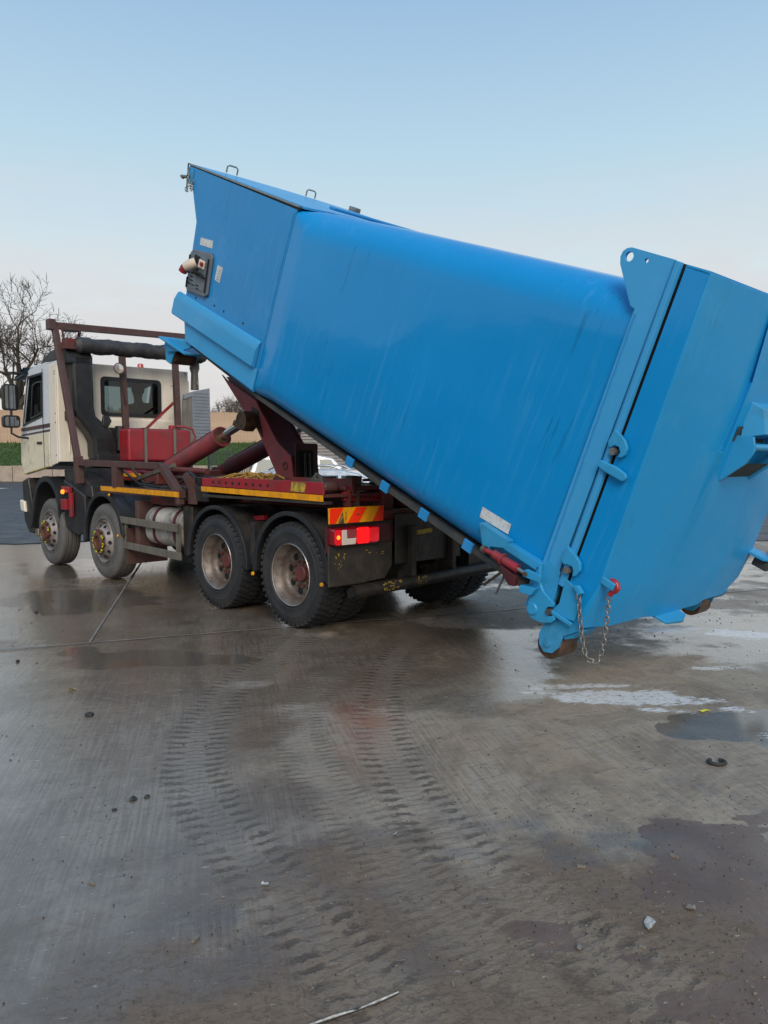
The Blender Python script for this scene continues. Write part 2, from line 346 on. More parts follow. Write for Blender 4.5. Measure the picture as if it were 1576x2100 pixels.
def sstep(x, a, b):
    t = np.clip((x-a)/(b-a), 0, 1); return t*t*(3-2*t)

# ------------------------------------------------------------------ the setting: ground
TRK1 = [(-0.70, 7.6), (-0.78, 7.2), (-0.92, 6.4), (-1.09, 5.57), (-1.13, 4.85), (-1.06, 4.2), (-0.90, 3.7), (-0.63, 3.22), (-0.41, 2.87), (-0.14, 2.46), (0.2, 1.9)]
TRK2 = [(0.45, 7.9), (0.28, 7.1), (0.05, 6.1), (-0.04, 5.13), (0.0, 4.43), (0.10, 3.84), (0.24, 3.39), (0.38, 3.04), (0.65, 2.6), (1.0, 2.1)]
TRK3 = [(-0.35, 6.0), (-0.52, 5.2), (-0.50, 4.5), (-0.30, 3.8), (-0.08, 3.35), (0.12, 2.9), (0.45, 2.4)]
def dist_poly(X, Y, pl):
    d = np.full(X.shape, 1e9)
    for (x0, y0), (x1, y1) in zip(pl[:-1], pl[1:]):
        dx, dy = x1-x0, y1-y0; t = np.clip(((X-x0)*dx+(Y-y0)*dy)/(dx*dx+dy*dy), 0, 1)
        d = np.minimum(d, np.hypot(X-x0-t*dx, Y-y0-t*dy))
    return d
def track_st(X, Y, pl, off=0.0):
    """arc length and signed side distance to a smoothed wheel path"""
    P_ = np.array(pl, float); S = []
    for i in range(len(P_)-1):
        a, b, c, d = P_[max(i-1, 0)], P_[i], P_[i+1], P_[min(i+2, len(P_)-1)]
        for k in range(6):
            t = k/6; S.append(0.5*((2*b)+(c-a)*t+(2*a-5*b+4*c-d)*t*t+(3*b-a-3*c+d)*t**3))
    S = np.array(S + [P_[-1]]); best = np.full(X.shape, 1e9); sa = np.zeros(X.shape); ta = np.zeros(X.shape); acc = 0.0
    for p, q in zip(S[:-1], S[1:]):
        d = q-p; L_ = np.hypot(*d); t = ((X-p[0])*d[0]+(Y-p[1])*d[1])/L_**2; tc = np.clip(t, 0, 1)
        dd = np.hypot(X-p[0]-tc*d[0], Y-p[1]-tc*d[1]); m = dd < best; best = np.where(m, dd, best)
        sa = np.where(m, acc+tc*L_, sa); ta = np.where(m, ((X-p[0])*-d[1]+(Y-p[1])*d[0])/L_, ta); acc += L_
    return sa, ta, best
def axis_coords(a, b, step, lo, hi):
    inner = np.arange(a, b+1e-6, step); left = []; x = a; s = step
    while x > lo: s *= 1.35; x -= s; left.append(x)
    right = []; x = b; s = step
    while x < hi: s *= 1.35; x += s; right.append(x)
    return np.array(left[::-1] + list(inner) + right)
def make_ground():
    xs = axis_coords(-9, 6.5, 0.035, -900, 900); ys = axis_coords(1.3, 14, 0.035, -300, 1500)
    nx, ny = len(xs), len(ys); X, Y = np.meshgrid(xs, ys); X = X.ravel(); Y = Y.ravel()
    co = np.zeros((nx*ny, 3), np.float32); co[:, 0] = X; co[:, 1] = Y
    # gentle unevenness of the slab
    amp = np.exp(-((X/14)**2 + ((Y-6)/12)**2))
    co[:, 2] = (fbm(X*0.6, Y*0.6, 3, 3)-0.5)*0.012*amp
    f0 = np.arange(nx-1)[None, :] + nx*np.arange(ny-1)[:, None]; f0 = f0.ravel()
    fa = np.stack([f0, f0+1, f0+nx+1, f0+nx], 1).astype(np.int32)
    me = bpy.data.meshes.new('yard_ground'); me.vertices.add(len(co)); me.vertices.foreach_set('co', co.ravel())
    me.loops.add(fa.size); me.loops.foreach_set('vertex_index', fa.ravel())
    me.polygons.add(len(fa)); me.polygons.foreach_set('loop_start', np.arange(0, fa.size, 4, dtype=np.int32))
    me.update(); me.shade_smooth()
    wx = X + 0.5*(fbm(X*1.3, Y*1.3, 21, 4)-0.5); wy = Y + 0.5*(fbm(X*1.3, Y*1.3, 22, 4)-0.5)
    # slurry of mud, front right
    e1 = 1 - np.hypot((wx-2.35)/1.7, (wy-2.75)/0.62)
    e1 = np.maximum(e1, 1 - np.hypot((wx-1.45)/0.55, (wy-3.05)/0.33)); e1 = np.maximum(e1, 1 - np.hypot((wx-1.25)/0.45, (wy-2.1)/0.18))
    gaps = fbm(X*2.2, Y*4.2, 31, 5)
    mud = sstep(e1 + (gaps-0.5)*1.7, -0.04, 0.30)
    # wet film: shiny on the left and round the truck
    wet = 0.52 + 1.5*(fbm(wx*0.6, wy*0.9, 41, 5)-0.5)
    wet += 0.50*sstep(-X, 0.2, 2.0) + 0.75*sstep(1-np.hypot((wx-0.35)/1.5, (wy-6.2)/1.9), 0, 0.6) - 0.34*sstep(X, -0.6, 1.2)*sstep(6.3-Y, -0.3, 1.5) + 0.25*sstep(Y, 6.5, 8.0)*sstep(1.6-X, 0, 2)
    pud = 0.75 - np.hypot((wx+2.0)/1.25, (wy-6.3)/0.55)
    pud = np.maximum(pud, 1 - np.hypot((wx+3.6)/1.0, (wy-8.9)/0.9)); pud = np.maximum(pud, 1 - np.hypot((wx-2.55)/0.95, (wy-4.62)/0.42))
    pud = np.maximum(pud, 1 - np.hypot((wx+4.4)/1.7, (wy-11.8)/1.2))
    puddle = sstep(pud + 0.8*(fbm(X*1.7, Y*2.4, 51, 5)-0.5), -0.02, 0.22)
    # chalky residue
    ww = 1 - np.hypot((X-1.75-0.25*(Y-5.4))/0.95, (Y-5.30+0.30*(X-1.6))/0.36)
    ww = np.maximum(ww, 0.9 - np.hypot((X-2.55)/0.45, (Y-6.0)/0.20)); ww = np.maximum(ww, 0.9 - np.hypot((X-2.3)/0.30, (Y-5.05)/0.16))
    ww = np.maximum(ww, 0.9 - np.hypot((X-3.3)/1.3, (Y-7.2+0.2*(X-3.3))/0.35)); ww = np.maximum(ww, 0.8-np.hypot((X-2.25)/0.25, (Y-4.15)/0.25)*1.4)
    ww = np.maximum(ww, 0.9 - np.hypot((X-2.35)/0.30, (Y-4.5)/0.2))
    white = sstep(ww + 1.5*(fbm(X*3.0, Y*8.5, 61, 5)-0.56), 0.10, 0.55)
    trk = np.maximum.reduce([1-sstep(dist_poly(X, Y, t), 0.10, 0.20) for t in (TRK1, TRK2, TRK3)])
    rust_lampglow = sstep(1-np.hypot((wx+0.18)/0.30, (wy-4.65)/0.75), 0.0, 0.8)  # orange reflection of the tail lamp, painted into the ground as a patch
    rust_lampglow = np.maximum(rust_lampglow, 0.8*sstep(1-np.hypot((wx+6.3)/1.2, (wy-13.6)/0.9)+0.5*(fbm(X, Y*2, 71)-0.5), 0.1, 0.6))
    dry = fbm(wx*0.35+3, wy*0.5, 81, 5)
    tan = sstep(X, -0.9, 0.9)*sstep(6.6-Y, -0.4, 1.2)
    film = sstep(1.0 - np.hypot((wx-0.5)/2.6, (wy-1.8)/1.75) + 0.9*(fbm(X*2.6, Y*2.6, 91, 5)-0.5), 0.0, 0.5)
    extra = [('film', film)]
    for i, t_ in enumerate((TRK1, TRK2, TRK3)):
        sa, ta, bd = track_st(X, Y, t_)
        pm_ = (1-sstep(bd, 0.20, 0.30))*(0.35+0.65*sstep(fbm(X*1.1, Y*1.1, 100+i, 3), 0.30, 0.50))
        extra += [('ts%d' % i, np.where(bd < 0.8, sa, 0)), ('tt%d' % i, np.clip(ta, -0.6, 0.6)), ('tm%d' % i, pm_*(1.0 if i < 2 else 0.55))]
    for n, a in extra + [('mud', mud), ('wet', np.clip(wet, 0, 1)), ('puddle', puddle), ('white', white*0.85), ('track', trk), ('rust', rust_lampglow), ('dry', dry), ('tan', tan)]:
        at = me.attributes.new(n, 'FLOAT', 'POINT'); at.data.foreach_set('value', a.astype(np.float32))
    o = bpy.data.objects.new('concrete_yard', me); COL.objects.link(o); tag(o, kind='structure')
    # material
    m = bpy.data.materials.new('wet_concrete'); m.use_nodes = True; nt = m.node_tree; N = nt.nodes; L = nt.links; b = N['Principled BSDF']
    tc = N.new('ShaderNodeTexCoord').outputs['Object']
    def att(n): x = N.new('ShaderNodeAttribute'); x.attribute_name = n; return x.outputs['Fac']
    def noise(scale, detail=5, rough=0.6, vec=None, dist=0.0):
        n = N.new('ShaderNodeTexNoise'); n.inputs['Scale'].default_value = scale; n.inputs['Detail'].default_value = detail; n.inputs['Roughness'].default_value = rough
        n.inputs['Distortion'].default_value = dist; L.new(vec or tc, n.inputs['Vector']); return n.outputs['Fac']
    def rng(s, a, c, lo=0., hi=1., sm=False):
        r = N.new('ShaderNodeMapRange'); r.inputs[1].default_value = a; r.inputs[2].default_value = c; r.inputs[3].default_value = lo; r.inputs[4].default_value = hi
        if sm: r.interpolation_type = 'SMOOTHSTEP'
        L.new(s, r.inputs[0]); return r.outputs[0]
    def op(o_, a, c):
        x = N.new('ShaderNodeMath'); x.operation = o_
        for i, q in ((0, a), (1, c)):
            if isinstance(q, (int, float)): x.inputs[i].default_value = q
            else: L.new(q, x.inputs[i])
        return x.outputs[0]
    def mixc(f, a, c):
        x = N.new('ShaderNodeMix'); x.data_type = 'RGBA'
        if isinstance(f, float): x.inputs['Factor'].default_value = f
        else: L.new(f, x.inputs['Factor'])
        for k, q in (('A', a), ('B', c)):
            if isinstance(q, tuple): x.inputs[k].default_value = (*q, 1)
            else: L.new(q, x.inputs[k])
        return x.outputs['Result']
    def mapping(rot, sc):
        mp = N.new('ShaderNodeMapping'); mp.vector_type = 'TEXTURE'; mp.inputs['Rotation'].default_value = (0, 0, rot); mp.inputs['Scale'].default_value = tuple(1/q for q in sc); L.new(tc, mp.inputs[0]); return mp.outputs[0]
    ang = math.atan2(0.222, 1.0)
    brvec = mapping(ang, (1.0, 0.035, 1.0))
    broom = noise(58, 3, 0.6, brvec)
    broomarea = rng(noise(0.75, 3), 0.38, 0.52)
    big = noise(0.5, 5); mid = noise(3.3, 7, 0.68); fine = noise(34, 5, 0.7); grit = noise(160, 3, 0.7)
    base = mixc(rng(big, 0.35, 0.65), (0.225, 0.165, 0.112), (0.285, 0.232, 0.172))
    base = mixc(op('MULTIPLY', att('tan'), 0.75), base, (0.320, 0.240, 0.150))
    base = mixc(rng(mid, 0.42, 0.68, 0, 0.55), base, (0.100, 0.074, 0.054))
    base = mixc(rng(att('dry'), 0.5, 0.68, 0, 0.55), base, (0.34, 0.282, 0.215))
    base = mixc(op('MULTIPLY', rng(broom, 0.42, 0.58, 0, 0.6), broomarea), base, (0.36, 0.312, 0.255))
    base = mixc(rng(fine, 0.56, 0.70, 0, 0.5), base, (0.090, 0.068, 0.050))
    base = mixc(rng(grit, 0.68, 0.74, 0, 0.7), base, (0.40, 0.36, 0.30))
    base = mixc(rng(noise(7.5, 6, 0.7, mapping(0.5, (1, 2.6, 1))), 0.56, 0.64, 0, 0.5), base, (0.095, 0.078, 0.064))
    base = mixc(op('MULTIPLY', att('track'), rng(mid, 0.3, 0.7, 0.15, 0.5)), base, (0.31, 0.275, 0.23))
    blot = rng(noise(1.15, 9, 0.72, None, 0.7), 0.46, 0.60)
    base = mixc(op('MULTIPLY', blot, 0.52), base, (0.105, 0.075, 0.052))
    blot2 = rng(noise(2.3, 9, 0.74, mapping(0.9, (1, 1.3, 1)), 0.5), 0.54, 0.64)
    base = mixc(op('MULTIPLY', blot2, 0.42), base, (0.335, 0.285, 0.225))
    tread = None
    for i in range(3):
        sa, ta, tm = att('ts%d' % i), att('tt%d' % i), att('tm%d' % i)
        wob = rng(noise(9, 3), 0.3, 0.7, -0.22, 0.22)
        aab = op('ABSOLUTE', ta, 0.0)
        sgn = op('MULTIPLY', op('GREATER_THAN', ta, 0.0), 0.5)
        ph = op('ADD', op('ADD', op('MULTIPLY', sa, 1/(0.082 if i < 2 else 0.06)), sgn), op('ADD', op('MULTIPLY', aab, 1.6), wob))
        tri = op('PINGPONG', ph, 0.5)                       # 0..0.5
        dash = rng(op('ADD', tri, rng(noise(26, 6, 0.75), 0.3, 0.7, -0.14, 0.14)), 0.22, 0.40, sm=True)
        lat = op('MULTIPLY', rng(op('ADD', aab, rng(fine, 0.3, 0.7, -0.02, 0.02)), 0.045, 0.080), rng(op('ADD', aab, rng(fine, 0.3, 0.7, -0.03, 0.03)), 0.185, 0.135))
        ph2 = op('PINGPONG', op('ADD', op('MULTIPLY', sa, 1/0.05), wob), 0.5)
        mid_ = op('MULTIPLY', rng(ph2, 0.30, 0.38, 0, 0.35), rng(aab, 0.05, 0.04))
        f = op('MULTIPLY', op('MAXIMUM', op('MULTIPLY', dash, lat), mid_), op('MULTIPLY', tm, rng(noise(5, 6, 0.75), 0.34, 0.52, 0.15, 1)))
        tread = f if tread is None else op('MAXIMUM', tread, f)
    clump = noise(21, 6, 0.72, mapping(0.25, (1, 1.6, 1)), 0.6)
    clod = op('MULTIPLY', rng(clump, 0.53, 0.60), rng(op('ADD', att('film'), rng(noise(2.2, 5), 0.3, 0.7, -0.35, 0.35)), 0.35, 0.75))
    base = mixc(rng(op('ADD', att('film'), rng(mid, 0.3, 0.7, -0.3, 0.3)), 0.25, 0.75, 0, 0.78), base, (0.150, 0.103, 0.066))
    base = mixc(op('MULTIPLY', op('MULTIPLY', clod, rng(noise(1.7, 4), 0.4, 0.62, 0.05, 1)), 0.35), base, (0.070, 0.056, 0.044))
    base = mixc(op('MULTIPLY', att('track'), rng(mid, 0.3, 0.7, 0.10, 0.38)), base, (0.33, 0.27, 0.20))
    base = mixc(op('MULTIPLY', tread, 0.80), base, (0.075, 0.054, 0.038))
    base = mixc(op('MULTIPLY', att('rust'), rng(mid, 0.35, 0.6, 0.2, 0.75)), base, (0.26, 0.115, 0.065))  # tail lamp reflection and rust tint put into the base colour
    wet = op('MULTIPLY', rng(op('ADD', att('wet'), rng(mid, 0.3, 0.7, -0.2, 0.2)), 0.42, 0.78, 0, 1, True), 1.0)
    base = mixc(rng(wet, 0, 1, 0, 0.30), base, (0.072, 0.056, 0.042))
    mudf = rng(op('ADD', att('mud'), op('ADD', rng(fine, 0.2, 0.8, -0.14, 0.14), rng(noise(7, 6, 0.7), 0.3, 0.7, -0.28, 0.28))), 0.46, 0.56)
    mudcol = mixc(rng(noise(4, 4), 0.4, 0.65), (0.135, 0.086, 0.058), (0.175, 0.120, 0.085))
    base = mixc(mudf, base, mudcol)
    pudf = rng(op('ADD', att('puddle'), rng(fine, 0.2, 0.8, -0.12, 0.12)), 0.42, 0.6)
    base = mixc(op('MULTIPLY', pudf, 0.6), base, (0.085, 0.072, 0.058))
    whf = rng(op('ADD', att('white'), rng(noise(15, 8, 0.78, mapping(0.25, (1, 2.8, 1))), 0.3, 0.7, -0.75, 0.75)), 0.44, 0.78)
    base = mixc(whf, base, (0.62, 0.62, 0.61))
    L.new(base, b.inputs['Base Color'])
    r = rng(wet, 0, 1, 0.62, 0.17); r = op('ADD', r, rng(fine, 0.3, 0.7, -0.07, 0.10))
    def mixf(f, a, c):
        x = N.new('ShaderNodeMix'); x.data_type = 'FLOAT'; L.new(f, x.inputs['Factor'])
        for k, q in (('A', a), ('B', c)):
            if isinstance(q, float): x.inputs[k].default_value = q
            else: L.new(q, x.inputs[k])
        return x.outputs['Result']
    r = mixf(mudf, r, 0.34); r = mixf(pudf, r, 0.12); r = mixf(whf, r, 0.7)
    L.new(r, b.inputs['Roughness']); b.inputs['Specular IOR Level'].default_value = 0.5
    L.new(op('MULTIPLY', op('MULTIPLY', wet, wet), 0.75), b.inputs['Coat Weight']); b.inputs['Coat IOR'].default_value = 1.38
    L.new(rng(mid, 0.3, 0.7, 0.10, 0.26), b.inputs['Coat Roughness'])
    h = op('MULTIPLY', op('MULTIPLY', broom, broomarea), 0.55); h = op('SUBTRACT', h, op('MULTIPLY', tread, 0.9)); h = op('SUBTRACT', h, op('MULTIPLY', clod, 0.25))
    h = op('ADD', h, op('MULTIPLY', mid, 0.8)); h = op('ADD', h, op('MULTIPLY', fine, 0.45)); h = op('ADD', h, op('MULTIPLY', grit, 0.12))
    h = op('ADD', h, op('MULTIPLY', noise(9, 4, 0.6, mapping(0.3, (1, 2.2, 1))), 0.6))
    smooth = op('SUBTRACT', 1.0, op('MINIMUM', op('ADD', op('ADD', op('MULTIPLY', pudf, 0.97), op('MULTIPLY', mudf, 0.6)), op('MULTIPLY', wet, 0.50)), 0.97))
    bp = N.new('ShaderNodeBump'); bp.inputs['Distance'].default_value = 0.012; L.new(op('MULTIPLY', smooth, 0.75), bp.inputs['Strength']); L.new(h, bp.inputs['Height'])
    L.new(bp.outputs[0], b.inputs['Normal'])
    bp2 = N.new('ShaderNodeBump'); bp2.inputs['Distance'].default_value = 0.012; bp2.inputs['Strength'].default_value = 0.16; L.new(h, bp2.inputs['Height']); L.new(bp2.outputs[0], b.inputs['Coat Normal'])
    me.materials.append(m)
    return o
make_ground()

def asphalt_mat():
    m = mat('new_asphalt', (0.022, 0.024, 0.028), 0.5, dirt=(0.06, 0.06, 0.062), dirt_amt=0.5, dscale=1.2, var=0.25, bump=0.8, bscale=28); return m
edge = []
xs_ = np.linspace(-60, 40, 160)
for x in xs_:
    edge.append((float(x), float(15.3 + 0.5*(vnoise(np.array([x*0.9]), np.array([0.3]), 5)[0]) + (0.9 if x < -6.6 else 0) * -0.55 + 0.12*math.sin(x*3.1))))
tag(MB(False).flat(edge + [(60, 58), (-80, 58)], 0.006, 0.016).build('asphalt_road', asphalt_mat(), None), kind='structure')
for k, (x, y) in enumerate([(-33, 43.4), (-26, 43.4), (-20.0, 43.4), (-12, 43.6)]):
    tag(MB(False).flat([(x, y), (x+4.4, y), (x+4.4, y+0.9), (x, y+0.9)], 0.020, 0.024).build('lane_marking', 'asphalt_line'), kind='structure')
# bank, retaining wall, fence far behind
tag(MB(False).faces([(-80,58.4,1.15),(40,58.4,1.15),(40,65.8,3.1),(-80,65.8,3.1),(-80,140,3.6),(60,140,3.6)], [(0,1,2,3),(3,2,5,4)]).build('grass_bank', 'grass'), kind='structure')
def grass_tufts():
    mb = MB(False)
    for i in range(9000):
        x = random.uniform(-40, 2); t = random.random()**1.3; y = 58.5 + t*7.2; z = 1.15 + t*1.94
        h = random.uniform(0.10, 0.26); a = random.uniform(0, PI); dx, dy = math.cos(a)*0.07, math.sin(a)*0.07
        mb.faces([(x-dx, y-dy, z), (x+dx, y+dy, z), (x+random.uniform(-.05,.05), y, z+h)], [(0,1,2)])
    return mb.build('grass', 'grass', smooth=False, weld=False)
tag(grass_tufts(), 'short green grass growing on the bank below the timber fence', 'grass', kind='stuff')
rw = empty('retaining_wall', Matrix.Translation((0, 58, 0)), 'low tan concrete retaining wall along the far side of the road', 'wall')
for k in range(30):
    x = -64 + k*3.0
    MB(False).box(x+0.02, x+2.98, 0.0, 0.36, -0.02, 1.21+random.uniform(-.02, .02)).build('panel', 'stonewall', rw, bevel=0.02)
fn = empty('timber_fence', Matrix.Translation((0, 66, 3.05)), 'tall pale timber board fence standing on top of the grass bank', 'fence')
bme = None
for k in range(230):
    x = -40 + k*0.15; top = 2.95 - 0.012*(x+40) + 0.02*math.sin(k*1.7)
    if bme is None or k % 6 == 0:
        mb = MB(False).box(0, 0.138, 0, 0.03, 0, top); bo = mb.build('board', 'wood', fn); bo.location = (x, random.uniform(-.01, .01), 0); bme = bo
    else:
        bo = bme.copy(); COL.objects.link(bo); bo.location = (x, random.uniform(-.012, .012), random.uniform(-.015, .015))
for k in range(13):
    x = -40 + k*2.9; MB(False).box(x, x+0.12, 0.045, 0.16, -0.1, 3.0).build('post', 'wood', fn)

# ------------------------------------------------------------------ bare trees
def bare_tree(name, loc, h, seed, label, spread=1.0, depth=6, trunk_r=0.5, group=None, twigmat='twig', clear=0.28, cnt=3):
    rnd = random.Random(seed); root = empty(name, Matrix.Translation(loc), label, 'tree', group)
    tr = MB(False); cr = MB(False)
    def grow(mb, p, d, ln, r, lvl):
        n = 4 if lvl < 3 else 3; pts = [p]; rs = [r]; q = p.copy(); dd = d.copy()
        for i in range(n):
            dd = (dd + Vector((rnd.uniform(-1,1), rnd.uniform(-1,1), rnd.uniform(-0.6,0.9)))*(0.17 + 0.04*lvl)).normalized()
            q = q + dd*ln/n; pts.append(q.copy()); rs.append(r*(1-0.45*(i+1)/n))
        mb.tube(pts, rs, 7 if lvl < 2 else (5 if lvl < 4 else 3), cap=False)
        if lvl >= depth: return
        k = cnt + (1 if lvl in (2, 3) else 0)
        for j in range(k):
            t = rnd.uniform(0.35, 1.0) if j else 1.0; idx = max(1, int(round(t*n)))
            base = pts[idx]; ax = dd.orthogonal().normalized(); ax.rotate(Matrix.Rotation(rnd.uniform(0, 2*PI), 3, dd))
            ang_ = math.radians(rnd.uniform(24, 58))*spread*(0.6 if j == 0 else 1)
            nd = (dd*math.cos(ang_) + ax*math.sin(ang_)).normalized(); nd = (nd + Vector((0, 0, 0.10))).normalized()
            grow(mb, base, nd, ln*rnd.uniform(0.62, 0.8), max(rs[idx]*rnd.uniform(0.5, 0.72), 0.012 if trunk_r < 0.3 else 0.024), lvl+1)
    top = Vector((0.02*h, 0, h*clear)); tp = [Vector((0,0,0)), Vector((0.05, 0, h*clear*0.5)), top]
    tr.tube([Vector((0,0,-0.5))]+tp, [trunk_r*1.4, trunk_r*1.15, trunk_r*0.95, trunk_r*0.85], 10, cap=False)
    for j in range(cnt+2):
        a = 2*PI*j/(cnt+2) + rnd.uniform(-.3, .3); el = rnd.uniform(0.5, 1.3)
        d = Vector((math.cos(a)*math.cos(el), math.sin(a)*math.cos(el), math.sin(el)))
        grow(cr, top - Vector((0, 0, rnd.uniform(0, h*0.06))), d, h*rnd.uniform(0.22, 0.28), trunk_r*rnd.uniform(0.42, 0.6), 1)
    tr.build('trunk', 'bark', root); cr.build('crown', twigmat if trunk_r < 0.3 else 'bark', root, weld=False)
    return root
bare_tree('oak_tree', (-38.2, 80, 3.2), 16.5, 11, 'large bare oak with wide crown rising behind the timber fence left of the cab', spread=1.15, trunk_r=0.70, depth=6)
labels = {}
rng_ = random.Random(5)
src = [bare_tree('bare_shrub', (-25.0+i*1.0, 96+i*3, 3.4), 4.5+0.6*i, 30+i, ('leafless brown tree furthest back in the row behind the fence', 'leafless brown tree furthest back, next to the first of its row', 'tallest leafless brown tree furthest back behind the fence')[i], spread=1.1, depth=5, trunk_r=0.09, clear=0.08, cnt=4,
       group='leafless trees in the row behind the fence') for i in range(3)]
for k, x0 in enumerate((-47.5, -45.6, -43.5, -34.5, -33.2, -32.0, -30.8, -29.6, -28.2, -27.0, -21.2, -19.9, -17.2)):
    s = src[k % 3]; c = s.copy(); COL.objects.link(c)
    x = x0 + rng_.uniform(-.3, .3)
    c['label'] = 'leafless brown tree standing behind the timber fence, left of the oak trunk' if x < -40 else ('leafless brown tree behind the fence, seen through the cab windows' if x < -25 else 'leafless brown tree behind the fence, beside the small round-headed tree'); y = 92 + rng_.uniform(-5, 8); sc = rng_.uniform(0.8, 1.25)
    c.matrix_world = Matrix.Translation((x, y, 3.2)) @ Matrix.Rotation(rng_.uniform(0, 6), 4, 'Z') @ Matrix.Scale(sc, 4)
    for ch in s.children:
        d = ch.copy(); COL.objects.link(d); d.parent = c
# small rounded tree and the pole beside it
pt_ = bare_tree('round_tree', (-18.9, 96, 3.3), 6.6, 77, 'small dark round-headed tree seen between the exhaust guard and the lifting arm', spread=1.25, depth=5, trunk_r=0.16, clear=0.35, cnt=4)
nb = MB(False); rr_ = random.Random(3)
for i in range(2600):
    a, el, q = rr_.uniform(0, 2*PI), rr_.uniform(-0.3, 1.4), rr_.uniform(0.5, 1)**0.5
    p = Vector((math.cos(a)*math.cos(el)*3.0*q, math.sin(a)*math.cos(el)*3.0*q, 3.2+math.sin(el)*2.6*q))
    if vnoise(np.array([p.x*1.3]), np.array([p.z*1.3+p.y]), 9)[0] < 0.45: continue
    d1 = Vector((rr_.uniform(-1,1), rr_.uniform(-1,1), rr_.uniform(-1,1)))*0.14; d2 = Vector((rr_.uniform(-1,1), rr_.uniform(-1,1), rr_.uniform(-1,1)))*0.14
    nb.faces([p, p+d1, p+d2], [(0,1,2)])
nb.build('foliage', 'pine', pt_, smooth=False, weld=False)
ex_ = empty('utility_pole', Matrix.Translation((-15.6, 82, 3.3)), 'thin wooden pole in front of the round-headed tree', 'pole')
MB(False).tube([(0,0,-0.3),(0,0,4.6)], [0.10, 0.075], 8).build('pole_shaft', 'bark', ex_)
MB(False).box(-0.5, 0.5, -0.05, 0.05, 4.1, 4.2).build('crossbar', 'bark', ex_)

# green palisade behind the truck
rl = empty('green_railing', Matrix.Translation((-9.6, 42, 0)), 'dark green steel railing with thin upright bars behind the truck', 'railing')
g0 = None
for k in range(56):
    if g0 is None: g0 = MB(False).box(-0.02, 0.02, -0.012, 0.012, 0.05, 2.15).build('bar', 'green_rail', rl)
    else: g0c = g0.copy(); COL.objects.link(g0c); g0c.location = (k*0.125, 0, 0)
MB(False).box(-0.1, 7.1, 0.016, 0.055, 1.95, 2.0).build('rail', 'green_rail', rl); MB(False).box(-0.1, 7.1, 0.016, 0.055, 0.2, 0.25).build('rail', 'green_rail', rl)
for k in range(4): MB(False).box(k*2.3, k*2.3+0.07, 0.06, 0.13, 0, 2.3).build('post', 'green_rail', rl)
# small clad hut between the cars and the bank
hut = empty('clad_hut', Matrix.Translation((-4.1, 38, 0)), 'grey hut with horizontal cladding boards behind the parked cars', 'hut')
for k in range(20):
    o = MB(False).box(0, 6.0, 0.0, 0.05, 0.1+k*0.15, 0.1+k*0.15+0.12).build('cladding_board', 'clad', hut)
MB(False).box(0.0, 6.0, 0.06, 3.0, 0, 3.12).build('wall', 'interior', hut); MB(False).box(-0.14, -0.01, -0.03, 0.1, 0, 3.2).build('corner_post', 'interior', hut)
MB(False).box(-0.2, 6.2, -0.1, 3.1, 3.13, 3.25).build('roof', 'shedclad', hut)
# long shed on the left, out of frame; it is what the blue side mirrors
shed = empty('storage_shed', Matrix.Translation((-34, -14, 0)), 'long dark clad shed on the left of the yard', 'shed')
MB(False).box(-14, 0, 0, 44, 0, 8.2).build('wall', 'shedclad', shed)
MB(False).cross([(0, 8.2), (44, 8.2), (44, 8.5), (0, 8.5)], -14.3, 0.3).build('roof', 'clad', shed)
for k in range(5): MB(False).box(0.01, 0.06, 3+k*8.4, 7.5+k*8.4, 0, 4.6).build('roller_door', 'clad', shed)

